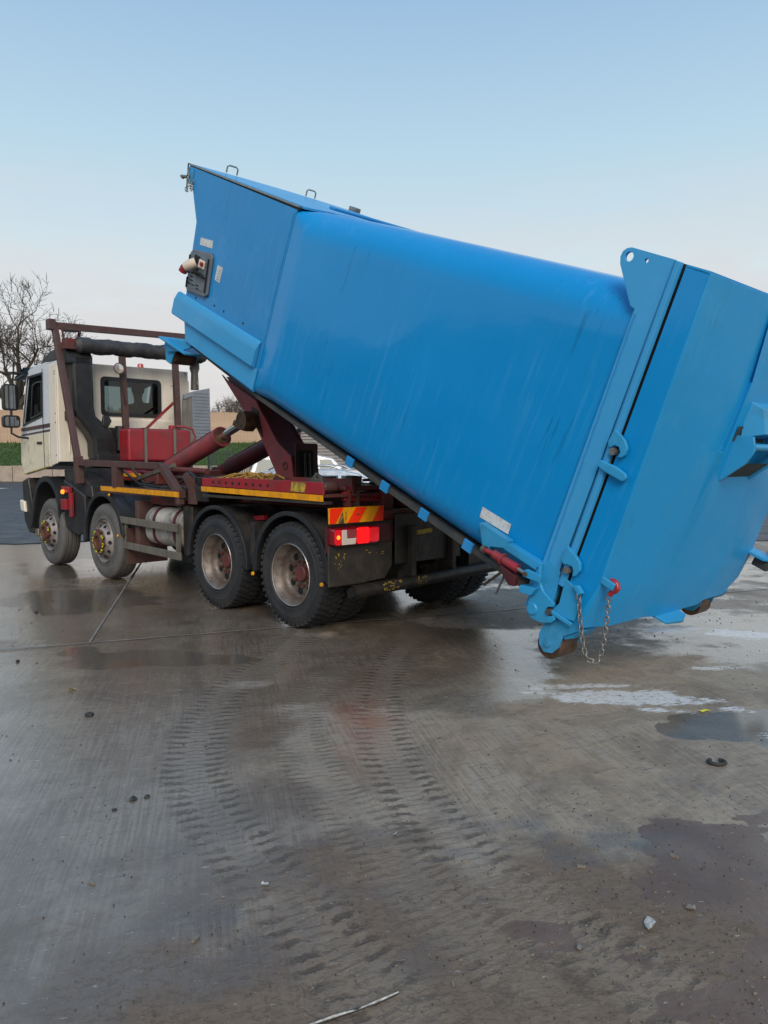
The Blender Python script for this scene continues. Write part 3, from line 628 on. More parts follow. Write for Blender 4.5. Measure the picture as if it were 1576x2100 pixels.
# ------------------------------------------------------------------ parked cars behind the truck
def make_car(name, mw, label, paint, suv=False):
    t = empty(name, mw, label, 'car'); H = 1.80 if suv else 1.45; bl = 1.02 if suv else 0.92
    body = [(-2.2, 0.35), (-2.25, 0.75), (-2.15, bl), (-1.0, bl+0.04), (0.95, bl-0.01), (1.7, bl-0.10), (2.15, 0.72), (2.2, 0.40), (1.75, 0.3), (-1.8, 0.3)]
    MB().side(body, -0.88, 0.88).build('body', paint, t, bevel=0.07, segs=3)
    zr = H; roof = [(-2.05, bl), (-1.75, zr-0.06), (-1.2, zr), (0.0, zr), (0.45, zr-0.10), (1.12, bl)]
    mb = MB(); n = len(roof)
    L_ = [(x, -0.83 + 0.17*(z-bl)/(zr-bl), z) for x, z in roof]; R_ = [(x, -y, z) for x, y, z in L_]
    mb.faces(L_+R_, [tuple(range(n)), tuple(range(n, 2*n))] + [(i, i+1, n+i+1, n+i) for i in range(n-1)])
    mb.build('cabin', paint, t, bevel=0.04)
    for s in (-1, 1):
        for a, b_ in ((-1.85, -0.95), (-0.88, 0.0), (0.07, 0.80)):
            z0, z1 = bl+0.05, zr-0.14; yo = lambda z: s*(0.845 - 0.17*(z-bl)/(zr-bl))
            at_, bt = (max(a, -1.68) if a < -1.5 else a), (b_ if b_ < 0.5 else 0.38)
            MB().faces([(a, yo(z0), z0), (b_, yo(z0), z0), (bt, yo(z1), z1), (at_, yo(z1), z1)], [(0,1,2,3)]).build('side_window', 'glass_dark', t)
        MB().tube([(-1.6, s*0.60, zr-0.02), (-1.4, s*0.62, zr+0.07), (-0.2, s*0.62, zr+0.07), (0.05, s*0.60, zr-0.02)], 0.02, 8).build('roof_rail', 'plate', t)
        MB().box(0.75, 0.95, s*0.90-0.06, s*0.90+0.10*s+0.0001, bl, bl+0.14).build('door_mirror', paint, t, bevel=0.03)
        for x in (-1.38, 1.38):
            MB().lathe([(-0.1, 0.2), (-0.1, 0.31), (0.1, 0.31), (0.1, 0.2)], (x, s*0.80, 0.32), 28).build('wheel', 'rubber', t)
            MB().lathe([(-0.09, 0.02), (-0.105, 0.2), (0.105, 0.2), (0.09, 0.02)], (x, s*0.80, 0.32), 20).build('hub_cap', 'plate', t)
        MB().box(1.95, 2.19, s*0.62-0.2, s*0.62+0.2, 0.66, 0.80).build('headlight', 'lens_clear', t, bevel=0.02)
        MB().box(-2.24, -2.1, s*0.7-0.12, s*0.7+0.12, 0.72, 0.95).build('tail_light', 'lens_dark', t, bevel=0.02)
    MB().faces([(0.50, -0.62, zr-0.15), (0.50, 0.62, zr-0.15), (1.09, 0.76, bl+0.06), (1.09, -0.76, bl+0.06)], [(0,1,2,3)]).build('windscreen', 'glass_dark', t)
    return t
make_car('parked_car', Matrix.Translation((-2.0, 23, 0)) @ Matrix.Rotation(math.radians(6), 4, 'Z'), 'white tall car with curved roof rails in the gap below the blue container', 'carwhite', True)
make_car('parked_car', Matrix.Translation((-0.9, 17.5, 0)) @ Matrix.Rotation(math.radians(-8), 4, 'Z'), 'silver low car nearest behind the truck, bonnet towards the right', 'silver')
# ------------------------------------------------------------------ hook-lift truck
def frame(o, x, y, z):           # local axes in world
    m = Matrix.Identity(4)
    for i, a in enumerate((x, y, z)):
        for j in range(3): m[j][i] = a[j]
    for j in range(3): m[j][3] = o[j]
    return m
UA = math.atan2(.7243, -.6895)
TU = Vector((math.cos(UA), math.sin(UA), 0)); TV = Vector((-TU.y, TU.x, 0))*-1; TW = Vector((0,0,1))
TO = Vector((-.90, 7.46, 0))
truck = empty('hook_lift_truck', frame(TO, TU, -TV, TW), 'four-axle hook-lift truck with cream cab, seen from behind, raising the blue container', 'truck')
T = truck
# --- wheels
def tyre_mesh(lug, inner=False):
    mb = MB(); w = 0.30
    prof = [(0.02, 0.30), (0.0, 0.315), (0.012, 0.36), (-0.004, 0.42), (0.002, 0.47), (0.022, 0.505), (0.045, 0.518),
            (0.085, 0.521), (0.09, 0.512), (0.10, 0.512), (0.105, 0.522), (0.145, 0.523), (0.15, 0.513), (0.16, 0.513), (0.165, 0.522), (0.205, 0.522), (0.21, 0.512), (0.22, 0.512), (0.225, 0.521),
            (0.255, 0.518), (0.278, 0.505), (0.298, 0.47), (0.304, 0.42), (0.288, 0.36), (0.30, 0.315), (0.28, 0.30)]
    if lug:
        prof = [(0.02, 0.30), (0.0, 0.315), (0.006, 0.33), (0.0, 0.335), (0.004, 0.37), (-0.006, 0.42), (-0.002, 0.425), (0.002, 0.465), (0.02, 0.498), (0.045, 0.508), (0.255, 0.508), (0.28, 0.498), (0.298, 0.465), (0.304, 0.42), (0.288, 0.36), (0.30, 0.315), (0.28, 0.30)]
    mb.lathe(prof, (0, 0, 0), 72)
    if lug:
        rnd = random.Random(4)
        for k in range(46):
            t = 2*PI*k/46
            for (y0, y1, sh, wd) in ((0.004, 0.075, 0, 0.030), (0.082, 0.140, 0.4, 0.026), (0.152, 0.212, 0.05, 0.026), (0.222, 0.296, 0.45, 0.030)):
                a = t + sh*2*PI/46; vs = []
                for yy, rr_lo, rr_hi, sk in ((y0, 0.478 if y0 < .01 else 0.50, 0.512 if y0 < .01 else 0.524, -0.008), (y1, 0.478 if y1 > .29 else 0.50, 0.512 if y1 > .29 else 0.524, 0.008)):
                    for rr_, aa in ((rr_lo, -wd), (rr_lo, wd), (rr_hi, wd), (rr_hi, -wd)):
                        b = a + aa*1.05 + sk; vs.append((math.cos(b)*rr_, yy, math.sin(b)*rr_))
                mb.faces(vs, [(0,1,2,3),(4,5,6,7),(0,1,5,4),(1,2,6,5),(2,3,7,6),(3,0,4,7)])
    else:
        for k in range(60):
            a = 2*PI*k/60
            mb.faces([(math.cos(a+s_)*r_, y_, math.sin(a+s_)*r_) for y_, s_, r_ in ((0.0225,-.02,.5055),(0.0225,.02,.5055),(0.045,.02,.5225),(0.045,-.02,.5225),(0.06,0.02,.515),(0.06,-.02,.515))], [(0,1,2,3),(3,2,4,5)])
    return mb
def front_wheel(u, y, steer=0.0):
    # convex rim disc with hand holes and the wheel nuts on a raised hub
    mb = MB(); mb.lathe([(0.01, 0.300), (-0.005, 0.292), (0.03, 0.275), (0.05, 0.262), (0.06, 0.255), (0.03, 0.235), (-0.03, 0.19), (-0.045, 0.175), (-0.045, 0.10)], (0, 0, 0), 56)
    w = mb.build('wheel', 'rimgrey', T); w.location = (u, -y, 0.525); w.rotation_euler.z = steer
    tyre_mesh(False).build('tyre', 'rubber_dusty', w, angle=25)
    MB().lathe([(-0.046, 0.135), (-0.085, 0.13), (-0.10, 0.115), (-0.10, 0.085), (-0.075, 0.075), (-0.07, 0.0001)], (0,0,0), 40).build('hub', 'hubrust', w)
    nm = None; ym = None; hm = None
    for k in range(10):
        a = 2*PI*(k+0.3)/10; c, s = math.cos(a), math.sin(a)
        if nm is None:
            nm = MB().lathe([(0.0, 0.017), (-0.045, 0.017), (-0.05, 0.010)], (0,0,0), 6, caps=True).build('wheel_nut', 'hubrust', w); o = nm
        else: o = dup_child(nm, w)
        o.location = (c*0.158, 0.045, s*0.158)
        if random.random() < 0.75:
            if ym is None:
                ym = MB().flat([(-0.020, -0.014), (0.012, -0.014), (0.044, 0.0), (0.012, 0.014), (-0.020, 0.014)], -0.006, 0.006).build('nut_indicator', 'nut_yellow', w); q = ym
                for vv in ym.data.vertices: x_, y_, z_ = vv.co; vv.co = (x_, z_, y_)
            else: q = dup_child(ym, w)
            q.location = (c*0.158, 0.085, s*0.158); q.rotation_euler = (0, -a + random.choice((PI/2, -PI/2, PI/2+.4)), 0)
    for k in range(10):
        a = 2*PI*k/10; c, s = math.cos(a), math.sin(a)
        if hm is None:
            hm = MB().lathe([(0.0, 0.026), (-0.004, 0.026)], (0,0,0), 14, caps=True).build('hand_hole', 'hole', w); o = hm
        else: o = dup_child(hm, w)
        o.location = (c*0.216, 0.007, s*0.216); o.rotation_euler = (math.radians(38)*s, 0, -math.radians(38)*c)
    return w
def rear_wheel(u, y, outer=True):
    mb = MB(); lip = 0.006
    mb.lathe([(lip, 0.308), (lip+0.004, 0.300), (0.03, 0.288), (0.055, 0.278), (0.075, 0.262), (0.10, 0.258), (0.13, 0.25), (0.15, 0.235), (0.158, 0.22), (0.152, 0.14), (0.158, 0.085)], (0,0,0), 56)
    w = mb.build('wheel', 'rim', T); w.location = (u, -y, 0.525)
    tyre_mesh(True).build('tyre', 'rubber', w, angle=25)
    MB().lathe([(lip-0.004, 0.3095), (lip-0.009, 0.305), (lip-0.004, 0.299)], (0,0,0), 56).build('rim_edge', 'rimlip', w)
    if outer:
        MB().lathe([(0.157, 0.085), (0.125, 0.08), (0.115, 0.07), (0.118, 0.0001)], (0,0,0), 36).build('hub', 'hubred', w)
        hm = nm = None
        for k in range(8):
            a = 2*PI*(k+0.25)/8
            if hm is None: hm = MB().lathe([(0, 0.036), (-0.006, 0.036)], (0,0,0), 18, caps=True).build('hand_hole', 'hole', w); o = hm
            else: o = dup_child(hm, w)
            o.location = (math.cos(a)*0.183, -0.155, math.sin(a)*0.183)
        for k in range(10):
            a = 2*PI*k/10
            if nm is None: nm = MB().lathe([(0, 0.014), (-0.035, 0.014)], (0,0,0), 6, caps=True).build('wheel_nut', 'hubrust', w); o = nm
            else: o = dup_child(nm, w)
            o.location = (math.cos(a)*0.125, -0.155, math.sin(a)*0.125)
    return w
for u in (6.3, 4.32):
    front_wheel(u, 0.0)
    w = front_wheel(u, 2.5); w.rotation_euler.z = PI
for u in (1.39, 0.03):
    rear_wheel(u, 0.0); rear_wheel(u, 0.33, False)
    for y in (2.5, 2.17):
        w = rear_wheel(u, y, y > 2.4); w.rotation_euler.z = PI
for u in (6.3, 4.32, 1.39, 0.03):
    MB().cyl((u, 0.25, 0.525), (u, 2.25, 0.525), 0.075).build('axle', 'grease', T)
    if u < 2:
        MB().lathe([(-0.22, 0.06), (-0.16, 0.19), (0, 0.24), (0.16, 0.19), (0.22, 0.06)], (u, 1.25, 0.525), 24).build('differential', 'grease', T)
        for y in (0.72, 1.78): MB().tube([(u-0.55, y, 0.72), (u-.25, y, 0.60), (u, y, 0.56), (u+.25, y, 0.60), (u+0.55, y, 0.72)], 0.045, 6).build('leaf_spring', 'grease', T)

# --- chassis
for y in (0.78, 1.64):
    MB().box(-0.55, 7.2, y, y+0.08, 0.82, 1.12).build('chassis_rail', 'chassis', T, bevel=0.01)
    MB().box(-0.50, 4.5, y-0.02, y+0.12, 1.125, 1.34).build('subframe_rail', 'red_rust', T, bevel=0.01)
    MB().box(-0.48, 2.6, y-0.015, y+0.115, 1.342, 1.375).build('subframe_rail', 'red_dark', T)
for u in (-0.45, 0.7, 2.0, 3.2, 4.6, 6.6):
    MB().box(u, u+0.10, 0.86, 1.64, 0.9, 1.08).build('cross_member', 'chassis', T)
MB().box(0.2, 1.2, 0.9, 1.6, 1.0, 1.32).build('pivot_housing', 'grease', T, bevel=0.03)
MB().tube([(1.9, 1.05, .75), (3.5, 1.1, .75), (5.2, 1.1, .8)], 0.06, 10).build('drive_shaft', 'grease', T)
MB().box(4.7, 5.9, 0.9, 1.6, 0.5, 1.0).build('gearbox', 'grease', T, bevel=0.06)
# deck shelf along the near side, perforated front, tools and webbing on it
MB().side([(-0.48, 1.325), (1.69, 1.36), (1.69, 1.445), (0.9, 1.46), (-0.467, 1.44)], 0.012, 0.03).build('deck_side', 'red', T, bevel=0.004)
MB().box(-0.48, 1.69, 0.032, 0.70, 1.30, 1.325).build('deck_shelf', 'red_rust', T)
MB().box(-0.48, 1.69, 0.36, 0.39, 1.326, 1.47).build('deck_upstand', 'red_rust', T)
hr = MB()
for k in range(9): hr.lathe([(0, 0.016), (-0.004, 0.016)], (1.45-k*0.13, 0.011, 1.405-0.002*k), 12, caps=True)
hr.build('bolt_hole_row', 'hole', T)
for k in range(7):
    o = MB().lathe([(0, 0.020), (-0.018, 0.018), (-0.020, 0.0001)], (0,0,0), 6).build('bolt', 'grease', T); o.location = (1.38-k*0.14, -0.20, 1.455); o.rotation_euler = (-PI/2, 0, 0)
MB().box(0.62, 1.62, 0.06, 0.33, 1.327, 1.44).build('tool_rack', 'grease', T, bevel=0.02)
web = MB(); rw_ = random.Random(8)
for k in range(22):
    x = 0.75 + rw_.uniform(0, 0.75); a = rw_.uniform(-.5, .5); pts = []
    for i in range(5): pts.append((x - i*0.10 + rw_.uniform(-.02, .02), 0.15 + 0.12*math.sin(i*0.9+a*3) + rw_.uniform(-.02, .02), 1.45 + 0.045*math.sin(i/4*PI)*(0.4+rw_.random()) ))
    web.tube(pts, 0.012, 4)
web.box(1.0, 1.5, 0.08, 0.2, 1.44, 1.462)
web.build('ratchet_webbing', 'yellow_web', T)
MB().side([(-0.48, 1.262), (1.69, 1.297), (1.69, 1.353), (-0.48, 1.322)], 0.0, 0.010).build('reflective_strip', 'yellow', T)
MB().box(-0.50, 1.69, 0.012, 0.10, 1.235, 1.262).build('strip_bracket', 'chassis', T)
MB().side([(0.02, 1.345), (-0.20, 1.340), (-0.22, 1.43), (-0.0, 1.435)], 0.004, 0.010).build('warning_label', 'yellow_worn', T)
MB().side([(2.215, 1.208), (4.38, 1.228), (4.38, 1.29), (2.215, 1.271)], 0.0, 0.010).build('reflective_strip', 'yellow', T)
MB().box(2.2, 4.38, 0.012, 0.09, 1.20, 1.29).build('strip_bracket', 'brown', T)
MB().side([(4.25, 1.40), (5.10, 1.415), (5.10, 1.465), (4.25, 1.455)], 0.52, 0.53).build('reflective_strip', 'yellow', T)
# side guard rail of brown box section
def rail(pts, w, name, m, y=0.045):
    mb = MB()
    for a, b in zip(pts[:-1], pts[1:]): mb.bar(a, b, w, w)
    return mb.build(name, m, T, bevel=0.006)
rail([(5.24, 0.045, 1.61), (2.67, 0.045, 1.575)], 0.085, 'guard_rail', 'brown'); rail([(2.70, 0.045, 1.58), (2.24, 0.045, 1.23)], 0.085, 'guard_rail', 'brown')
rail([(3.93, 0.045, 1.55), (3.93, 0.045, 1.28)], 0.12, 'guard_post', 'brown'); rail([(2.26, 0.045, 1.30), (2.26, 0.045, 1.12)], 0.08, 'guard_post', 'brown')
MB().side([(2.0, 1.13), (2.16, 1.13), (2.16, 1.30), (2.30, 1.46), (2.22, 1.50), (2.05, 1.40)], 0.10, 0.13).build('rail_bracket', 'brown', T)
MB().box(1.75, 2.9, 0.12, 0.6, 1.16, 1.33).build('control_box', 'grease', T, bevel=0.02)
MB().bar((3.75, 0.25, 1.40), (2.85, 0.3, 1.58), 0.05, 0.05).build('alloy_bar', 'alu', T)
for k, (a, b, m) in enumerate((((3.6, .2, 1.33), (3.0, .4, 1.42), 'black'), ((3.4, .15, 1.30), (2.7, .35, 1.40), 'black'), ((4.3, .3, 1.5), (3.9, .5, 1.3), 'black'), ((3.2, .35, 1.5), (2.6, .2, 1.32), 'black'), ((4.1, .25, 1.62), (3.7, .45, 1.35), 'black'))):
    p, q = Vector(a), Vector(b); mid = (p+q)/2 + Vector((0.05, 0.1, -0.09-0.02*k))
    MB().tube([p, p.lerp(mid, .6), mid, mid.lerp(q, .5), q], 0.018, 8).build('hydraulic_hose', m, T)
MB().box(3.4, 4.6, 0.55, 0.80, 1.0, 1.24).build('air_tank_box', 'grease', T, bevel=0.04)
MB().cyl((2.6, 0.62, 1.50), (5.0, 0.62, 1.56), 0.04).build('hydraulic_pipe', 'red_rust', T)
# alloy side bars, mud flap, fuel tank
sb = MB().side([(2.28, 0.79), (3.815, 0.815), (3.815, 0.90), (2.28, 0.88)], 0.0, 0.03).build('side_bar', 'alu', T, bevel=0.004)
sb = MB().side([(2.20, 0.457), (3.72, 0.482), (3.72, 0.571), (2.20, 0.548)], 0.0, 0.03).build('side_bar', 'alu', T, bevel=0.004)
MB().box(3.68, 3.735, 0.032, 0.06, 0.48, 0.89).build('side_bar_post', 'alu', T)
MB().box(2.30, 2.36, 0.035, 0.07, 0.45, 0.89).build('side_bar_post', 'alu', T)
MB().box(3.64, 3.66, 0.02, 0.60, 0.27, 0.75).build('mud_flap', 'brown', T)
MB().box(3.36, 3.46, 0.05, 0.35, 0.50, 1.12).build('tank_bracket', 'brown', T, bevel=0.01)
tk = MB().cross(rrect(0.09, 0.70, 0.56, 1.05, 0.18, 6), 2.36, 3.25).build('fuel_tank', 'tankw', T, bevel=0.03, angle=50)
MB().lathe([(0, .07), (.05, .07), (.06, .0001)], (2.78, 0.35, 1.04), 20, axis='z').build('filler_cap', 'black', tk)
for x in (2.46, 2.98): MB().cross(rrect(0.075, 0.715, 0.545, 1.065, 0.19, 6), x, x+0.05, [rrect(0.088, 0.702, 0.558, 1.052, 0.18, 6)]).build('tank_strap', 'red_dark', T)
MB().box(2.12, 2.34, 0.12, 0.6, 0.5, 1.1).build('valve_box', 'grease', T, bevel=0.02)
MB().box(2.5, 3.3, 0.2, 0.7, 1.08, 1.18).build('bracket_beam', 'red_rust', T)
# mudguards
def arc(cu, cw, r, a0, a1, n=22): return [(cu+r*math.cos(math.radians(a0+(a1-a0)*i/n)), cw+r*math.sin(math.radians(a0+(a1-a0)*i/n))) for i in range(n+1)]
def mudguard(pts_in, pts_out, y0, y1, lip=0.03, m='black_dirty'):
    o = MB().side(pts_out + pts_in[::-1], y0+0.012, y1).build('mudguard', m, T, angle=30)
    n = len(pts_in); C_ = (sum(p[0] for p in pts_in)/n, sum(p[1] for p in pts_in)/n)
    g = [(p[0]+(p[0]-C_[0])*lip, p[1]+(p[1]-C_[1])*lip) for p in pts_out]; h = [(p[0]-(p[0]-C_[0])*lip*1.6, p[1]-(p[1]-C_[1])*lip*1.6) for p in pts_in]
    MB().side(g + h[::-1], y0, y0+0.045).build('mudguard_edge', 'black', o, bevel=0.006)
    for k, f in enumerate((0.35, 0.62)):
        y = y0 + (y1-y0)*f; gg = [(p[0]+(p[0]-C_[0])*0.012, p[1]+(p[1]-C_[1])*0.012) for p in pts_out]
        MB().side(gg[2:-2] + pts_out[2:-2][::-1], y, y+0.02).build('mudguard_rib', m, o)
    return o
for yy in ((0.0, 0.66), (1.86, 2.5)):
    for cu in (0.06, 1.42):
        a0, a1 = (-4, 183) if cu < 1 else (0, 183)
        mudguard(arc(cu, 0.53, 0.585, a0, a1), arc(cu, 0.53, 0.61, a0, a1), *yy)
    a_in = [(5.94, .60), (5.95, .95)] + [(6.45+0.52*math.cos(math.radians(t)), 0.80+0.52*math.sin(math.radians(t))) for t in range(165, 10, -12)] + [(7.10, .55)]
    a_out = [(5.89, .60), (5.90, 1.0)] + [(6.45+0.58*math.cos(math.radians(t)), 0.83+0.56*math.sin(math.radians(t))) for t in range(165, 10, -12)] + [(7.18, .55)]
    mudguard(a_in, a_out, yy[0]+0.0, yy[1]-0.1, 0.02, 'black')
    mudguard(arc(4.36, 0.56, 0.60, -8, 172), arc(4.36, 0.56, 0.64, -8, 172), yy[0], yy[1]-0.1, 0.03, 'black')
for cu, a in ((4.10, 1.175), (3.86, .634), (0.668, .47), (-0.466, .486)):
    MB().lathe([(0, 0.022), (-0.014, 0.018), (-0.018, 0.0001)], (cu, -0.002, a), 14).build('marker_lamp', 'yellow', T)
MB().bar((1.52, 0.30, 0.96), (0.86, 0.30, 1.03), 0.05, 0.05).build('mudguard_stay', 'red', T); MB().bar((1.06, 0.3, 0.90), (0.94, 0.3, 0.93), 0.05, 0.05).build('mudguard_stay', 'red', T)
MB().box(0.69, 0.78, 0.04, 0.66, 0.55, 1.0).build('guard_plate', 'black_dirty', T)
# dark box and brackets between the front axles
MB().side([(5.06, 0.60), (5.40, 0.53), (5.86, 0.62), (5.86, 1.36), (5.38, 1.22), (5.10, 1.14)], 0.06, 0.60).build('battery_box', 'black', T, bevel=0.03)
MB().side([(4.9, 1.1), (5.9, 1.2), (5.95, 1.5), (5.5, 1.52), (4.95, 1.28)], 0.10, 0.75).build('step_cover', 'black_dirty', T, bevel=0.03)
rb = MB().box(5.50, 5.78, -0.01, 0.05, 1.16, 1.25).build('red_bracket', 'red', T, bevel=0.01)
MB().box(5.56, 5.76, -0.03, 0.03, 0.90, 1.06).build('bracket_plate', 'red', rb, bevel=0.01); MB().box(5.44, 5.52, 0.0, 0.05, 0.80, 1.16).build('bracket_leg', 'red', rb, bevel=0.01)
MB().lathe([(0, .035), (-.03, .03), (-.035, .0001)], (5.68, -0.012, 1.17), 14).build('bracket_lamp', 'lens_amber', rb)
MB().side([(7.12, 0.44), (7.30, 0.44), (7.50, 0.62), (7.56, 1.30), (7.30, 1.36), (7.14, 0.95)], 0.02, 2.45).build('bumper', 'black_dirty', T, bevel=0.03)
MB().side([(7.34, 0.78), (7.54, 0.80), (7.58, 0.98), (7.38, 0.96)], -0.02, 0.3).build('bumper_corner', 'cream', T, bevel=0.02)
MB().box(7.0, 7.2, 0.06, 0.25, 0.40, 0.52).build('step', 'alu', T, bevel=0.02)

# --- rear end
MB().box(-0.62, -0.55, 0.02, 2.48, 0.86, 1.02).build('rear_cross_beam', 'red_dark', T, bevel=0.008)
cp = MB().cross([(-0.07, 1.066), (0.605, 1.066), (0.615, 1.212), (-0.075, 1.212)], -0.66, -0.645).build('chevron_board', 'yellow', T, bevel=0.003)
def chev(y0, y1, lean=0.085):
    z0, z1 = 1.069, 1.209
    lo0, lo1, hi0, hi1 = y0, y1, y0+lean, y1+lean
    P4 = [(max(lo0, -0.066), z0), (min(lo1, 0.602), z0), (min(hi1, 0.608), z1), (max(hi0, -0.07), z1)]
    MB().cross(P4, -0.6625, -0.6603).build('chevron_stripe', 'orange', cp, smooth=False)
chev(-0.16, 0.0, 0.10); chev(0.15, 0.29, 0.10); chev(0.46, 0.62, 0.10)
sc_ = MB()      # scuffs where the film has been scraped
for a, b in (((0.04, 1.07), (0.085, 1.165)), ((0.085, 1.165), (0.10, 1.07)), ((0.125, 1.10), (0.128, 1.17)), ((0.24, 1.142), (0.30, 1.143))):
    p, q = Vector((-0.664, *a)), Vector((-0.664, *b)); sc_.bar(p, q, 0.008, 0.002, up=(1,0,0))
sc_.cross([(0.05, 1.07), (0.10, 1.07), (0.083, 1.12)], -0.6645, -0.6632)
tag(sc_.build('scrape_marks', 'greymix', cp, smooth=False), kind='stuff')
MB().box(-0.64, -0.622, -0.07, 0.75, 1.045, 1.060).build('board_bracket', 'grease', T)
tl = MB().cross(rrect(-0.05, 0.515, 0.865, 1.028, 0.03), -0.70, -0.625).build('tail_light', 'lens_dark', T, bevel=0.008)
MB().cross(rrect(-0.043, 0.035, 0.875, 1.015, 0.025), -0.712, -0.702).build('lamp_section', 'lens_red', tl, bevel=0.006)
MB().lathe([(-0.004, 0.018), (-0.001, 0.02)], (-0.712, -0.005, 0.945), 14, axis='x', caps=True).build('indicator_bulb', 'lens_amber', tl)
MB().cross([(0.04, 0.872), (0.205, 0.872), (0.215, 0.93), (0.105, 0.93), (0.10, 1.01), (0.04, 1.01)], -0.712, -0.702).build('reversing_lens', 'lens_clear', tl, bevel=0.005)
MB().cross([(0.11, 0.935), (0.215, 0.935), (0.205, 1.01), (0.105, 1.01)], -0.711, -0.702).build('lens_panel', 'red_faded', tl)
MB().cross(rrect(0.225, 0.375, 0.872, 1.022, 0.02), -0.714, -0.702).build('brake_lens', 'lens_lit', tl, bevel=0.005)
MB().cross(rrect(0.385, 0.50, 0.88, 1.015, 0.02), -0.712, -0.702).build('lamp_section', 'lens_red', tl, bevel=0.005)
MB().cross([(-0.07, 1.04), (0.76, 1.04), (0.76, 0.82), (-0.07, 0.80)], -0.622, -0.60).build('lamp_backplate', 'red_dark', T)
MB().cross([(-0.065, 0.485), (0.30, 0.478), (0.64, 0.50), (0.74, 0.62), (0.74, 0.855), (-0.07, 0.86)], -0.645, -0.623).build('rear_panel', 'chassis', T, bevel=0.008)
wl = MB(); rq = random.Random(2)
for k in range(16):
    y, z = rq.uniform(0.0, 0.12), rq.uniform(0.62, 0.78); s_ = rq.uniform(0.006, 0.018)
    wl.cross([(y, z), (y+s_, z+s_*.3), (y+s_*.6, z+s_)], -0.648, -0.6455)
for k in range(7):
    y, z = rq.uniform(0.25, 0.62), rq.uniform(0.72, 0.80); s_ = rq.uniform(0.006, 0.02)
    wl.cross([(y, z), (y+s_*2, z+s_*.1), (y+s_, z+s_*.5)], -0.648, -0.6455)
tag(wl.build('worn_label_flakes', 'yellow_worn', T, smooth=False), kind='stuff')
bb = MB().tube([(-0.70, 0.16, 0.42), (-0.70, 2.30, 0.47)], 0.062, 20, cap=False).build('under_run_bar', 'grease', T)
MB().tube([(-0.70, 0.165, 0.42), (-0.70, 2.29, 0.47)], 0.05, 16).build('bar_core', 'hole', bb)
for y in (0.95, 1.55): MB().box(-0.72, -0.50, y, y+0.06, 0.45, 1.0).build('bar_bracket', 'chassis', T, bevel=0.01)
for y in (0.9, 1.03): MB().lathe([(0, 0.07), (0.02, 0.07)], (-0.70, y, 0.437), 20).build('bar_clamp', 'grease', T)
for k, (y0, y1) in enumerate(((0.50, 0.75), (0.98, 1.10))):
    f = MB()
    for j in range(26):
        y = rq.uniform(y0, y1); a = rq.uniform(2.2, 3.6); s_ = rq.uniform(0.008, 0.022)
        c_, zc = (-0.70, 0.42+0.05*(y-0.16)/2.14); r_ = 0.0635
        f.faces([(c_+r_*math.cos(a), y, zc+r_*math.sin(a)), (c_+r_*math.cos(a), y+s_*2, zc+r_*math.sin(a)), (c_+r_*math.cos(a+.2), y+s_, zc+r_*math.sin(a+.2))], [(0,1,2)])
    f.build('worn_paint_flakes', 'yellow_worn', bb, smooth=False, weld=False)
MB().cross([(1.06, 0.895), (1.30, 0.91), (1.30, 0.955), (1.06, 0.94)], -0.66, -0.652).build('rear_label', 'yellow_worn', T)
MB().box(-0.655, -0.63, 0.78, 1.75, 0.62, 1.12).build('rear_cross_plate', 'grease', T, bevel=0.01)
MB().box(-0.60, -0.50, 0.3, 2.4, 1.06, 1.16).build('upper_cross_beam', 'red_rust', T, bevel=0.01)
MB().cross([(1.9, 0.5), (2.5, 0.5), (2.5, 1.05), (1.9, 1.05)], -0.645, -0.623).build('rear_panel', 'chassis', T)
MB().cross(rrect(1.985, 2.50, 0.865, 1.028, 0.03), -0.70, -0.65).build('tail_light', 'lens_dark', T, bevel=0.008)
# container guide roller, its axle and sliding lock
gr = MB().lathe([(0.0, 0.035), (0.006, 0.075), (-0.012, 0.115), (-0.018, 0.118), (-0.018, 0.10), (0.03, 0.06), (0.12, 0.055), (0.12, 0.0001)], (-0.30, 0.82, 1.318), 36).build('guide_roller', 'grease', T)
MB().lathe([(-0.025, 0.0001), (-0.03, 0.03), (0.0, 0.04)], (-0.30, 0.82, 1.318), 20).build('roller_hub', 'hole', gr)
MB().cyl((-0.30, 0.84, 1.318), (-0.30, 1.66, 1.318), 0.04).build('roller_shaft', 'grease', T)
sp = MB().bar((-0.42, 0.30, 1.30), (-0.42, 0.80, 1.275), 0.06, 0.085).build('lock_slide', 'red', T, bevel=0.006)
for k in range(6): MB().lathe([(-0.004, 0.009), (0, 0.009)], (-0.452, 0.45+k*0.055, 1.292-0.003*k), 10, axis='x', caps=True).build('slide_hole', 'hole', sp)
for y in (0.33, 0.44): MB().cross(rrect(y-0.004, y+0.014, 1.20, 1.36, 0.004), -0.49, -0.39, [rrect(y, y+0.010, 1.215, 1.345, 0.003)]).build('lock_loop', 'red_rust', T)
MB().cross([(0.40, 1.375), (0.54, 1.375), (0.56, 1.49), (0.44, 1.50), (0.40, 1.46)], -0.42, -0.30).build('stop_block', 'brown', T, bevel=0.015)
MB().box(-0.44, -0.20, 0.30, 0.80, 1.352, 1.40).build('lock_bed', 'red_rust', T, bevel=0.015)
MB().side([(-0.42, 1.35), (-0.20, 1.35), (-0.22, 1.46), (-0.30, 1.53), (-0.38, 1.50)], 0.06, 0.085, [circ(-0.32, 1.48, 0.018, 12)]).build('lifting_lug', 'greymix', T, bevel=0.004)
MB().box(-0.40, -0.10, 0.09, 0.28, 1.345, 1.43).build('buffer_block', 'brown', T, bevel=0.03)
MB().box(-0.55, 4.4, 2.30, 2.42, 1.22, 1.30).build('far_side_rail', 'chassis', T)
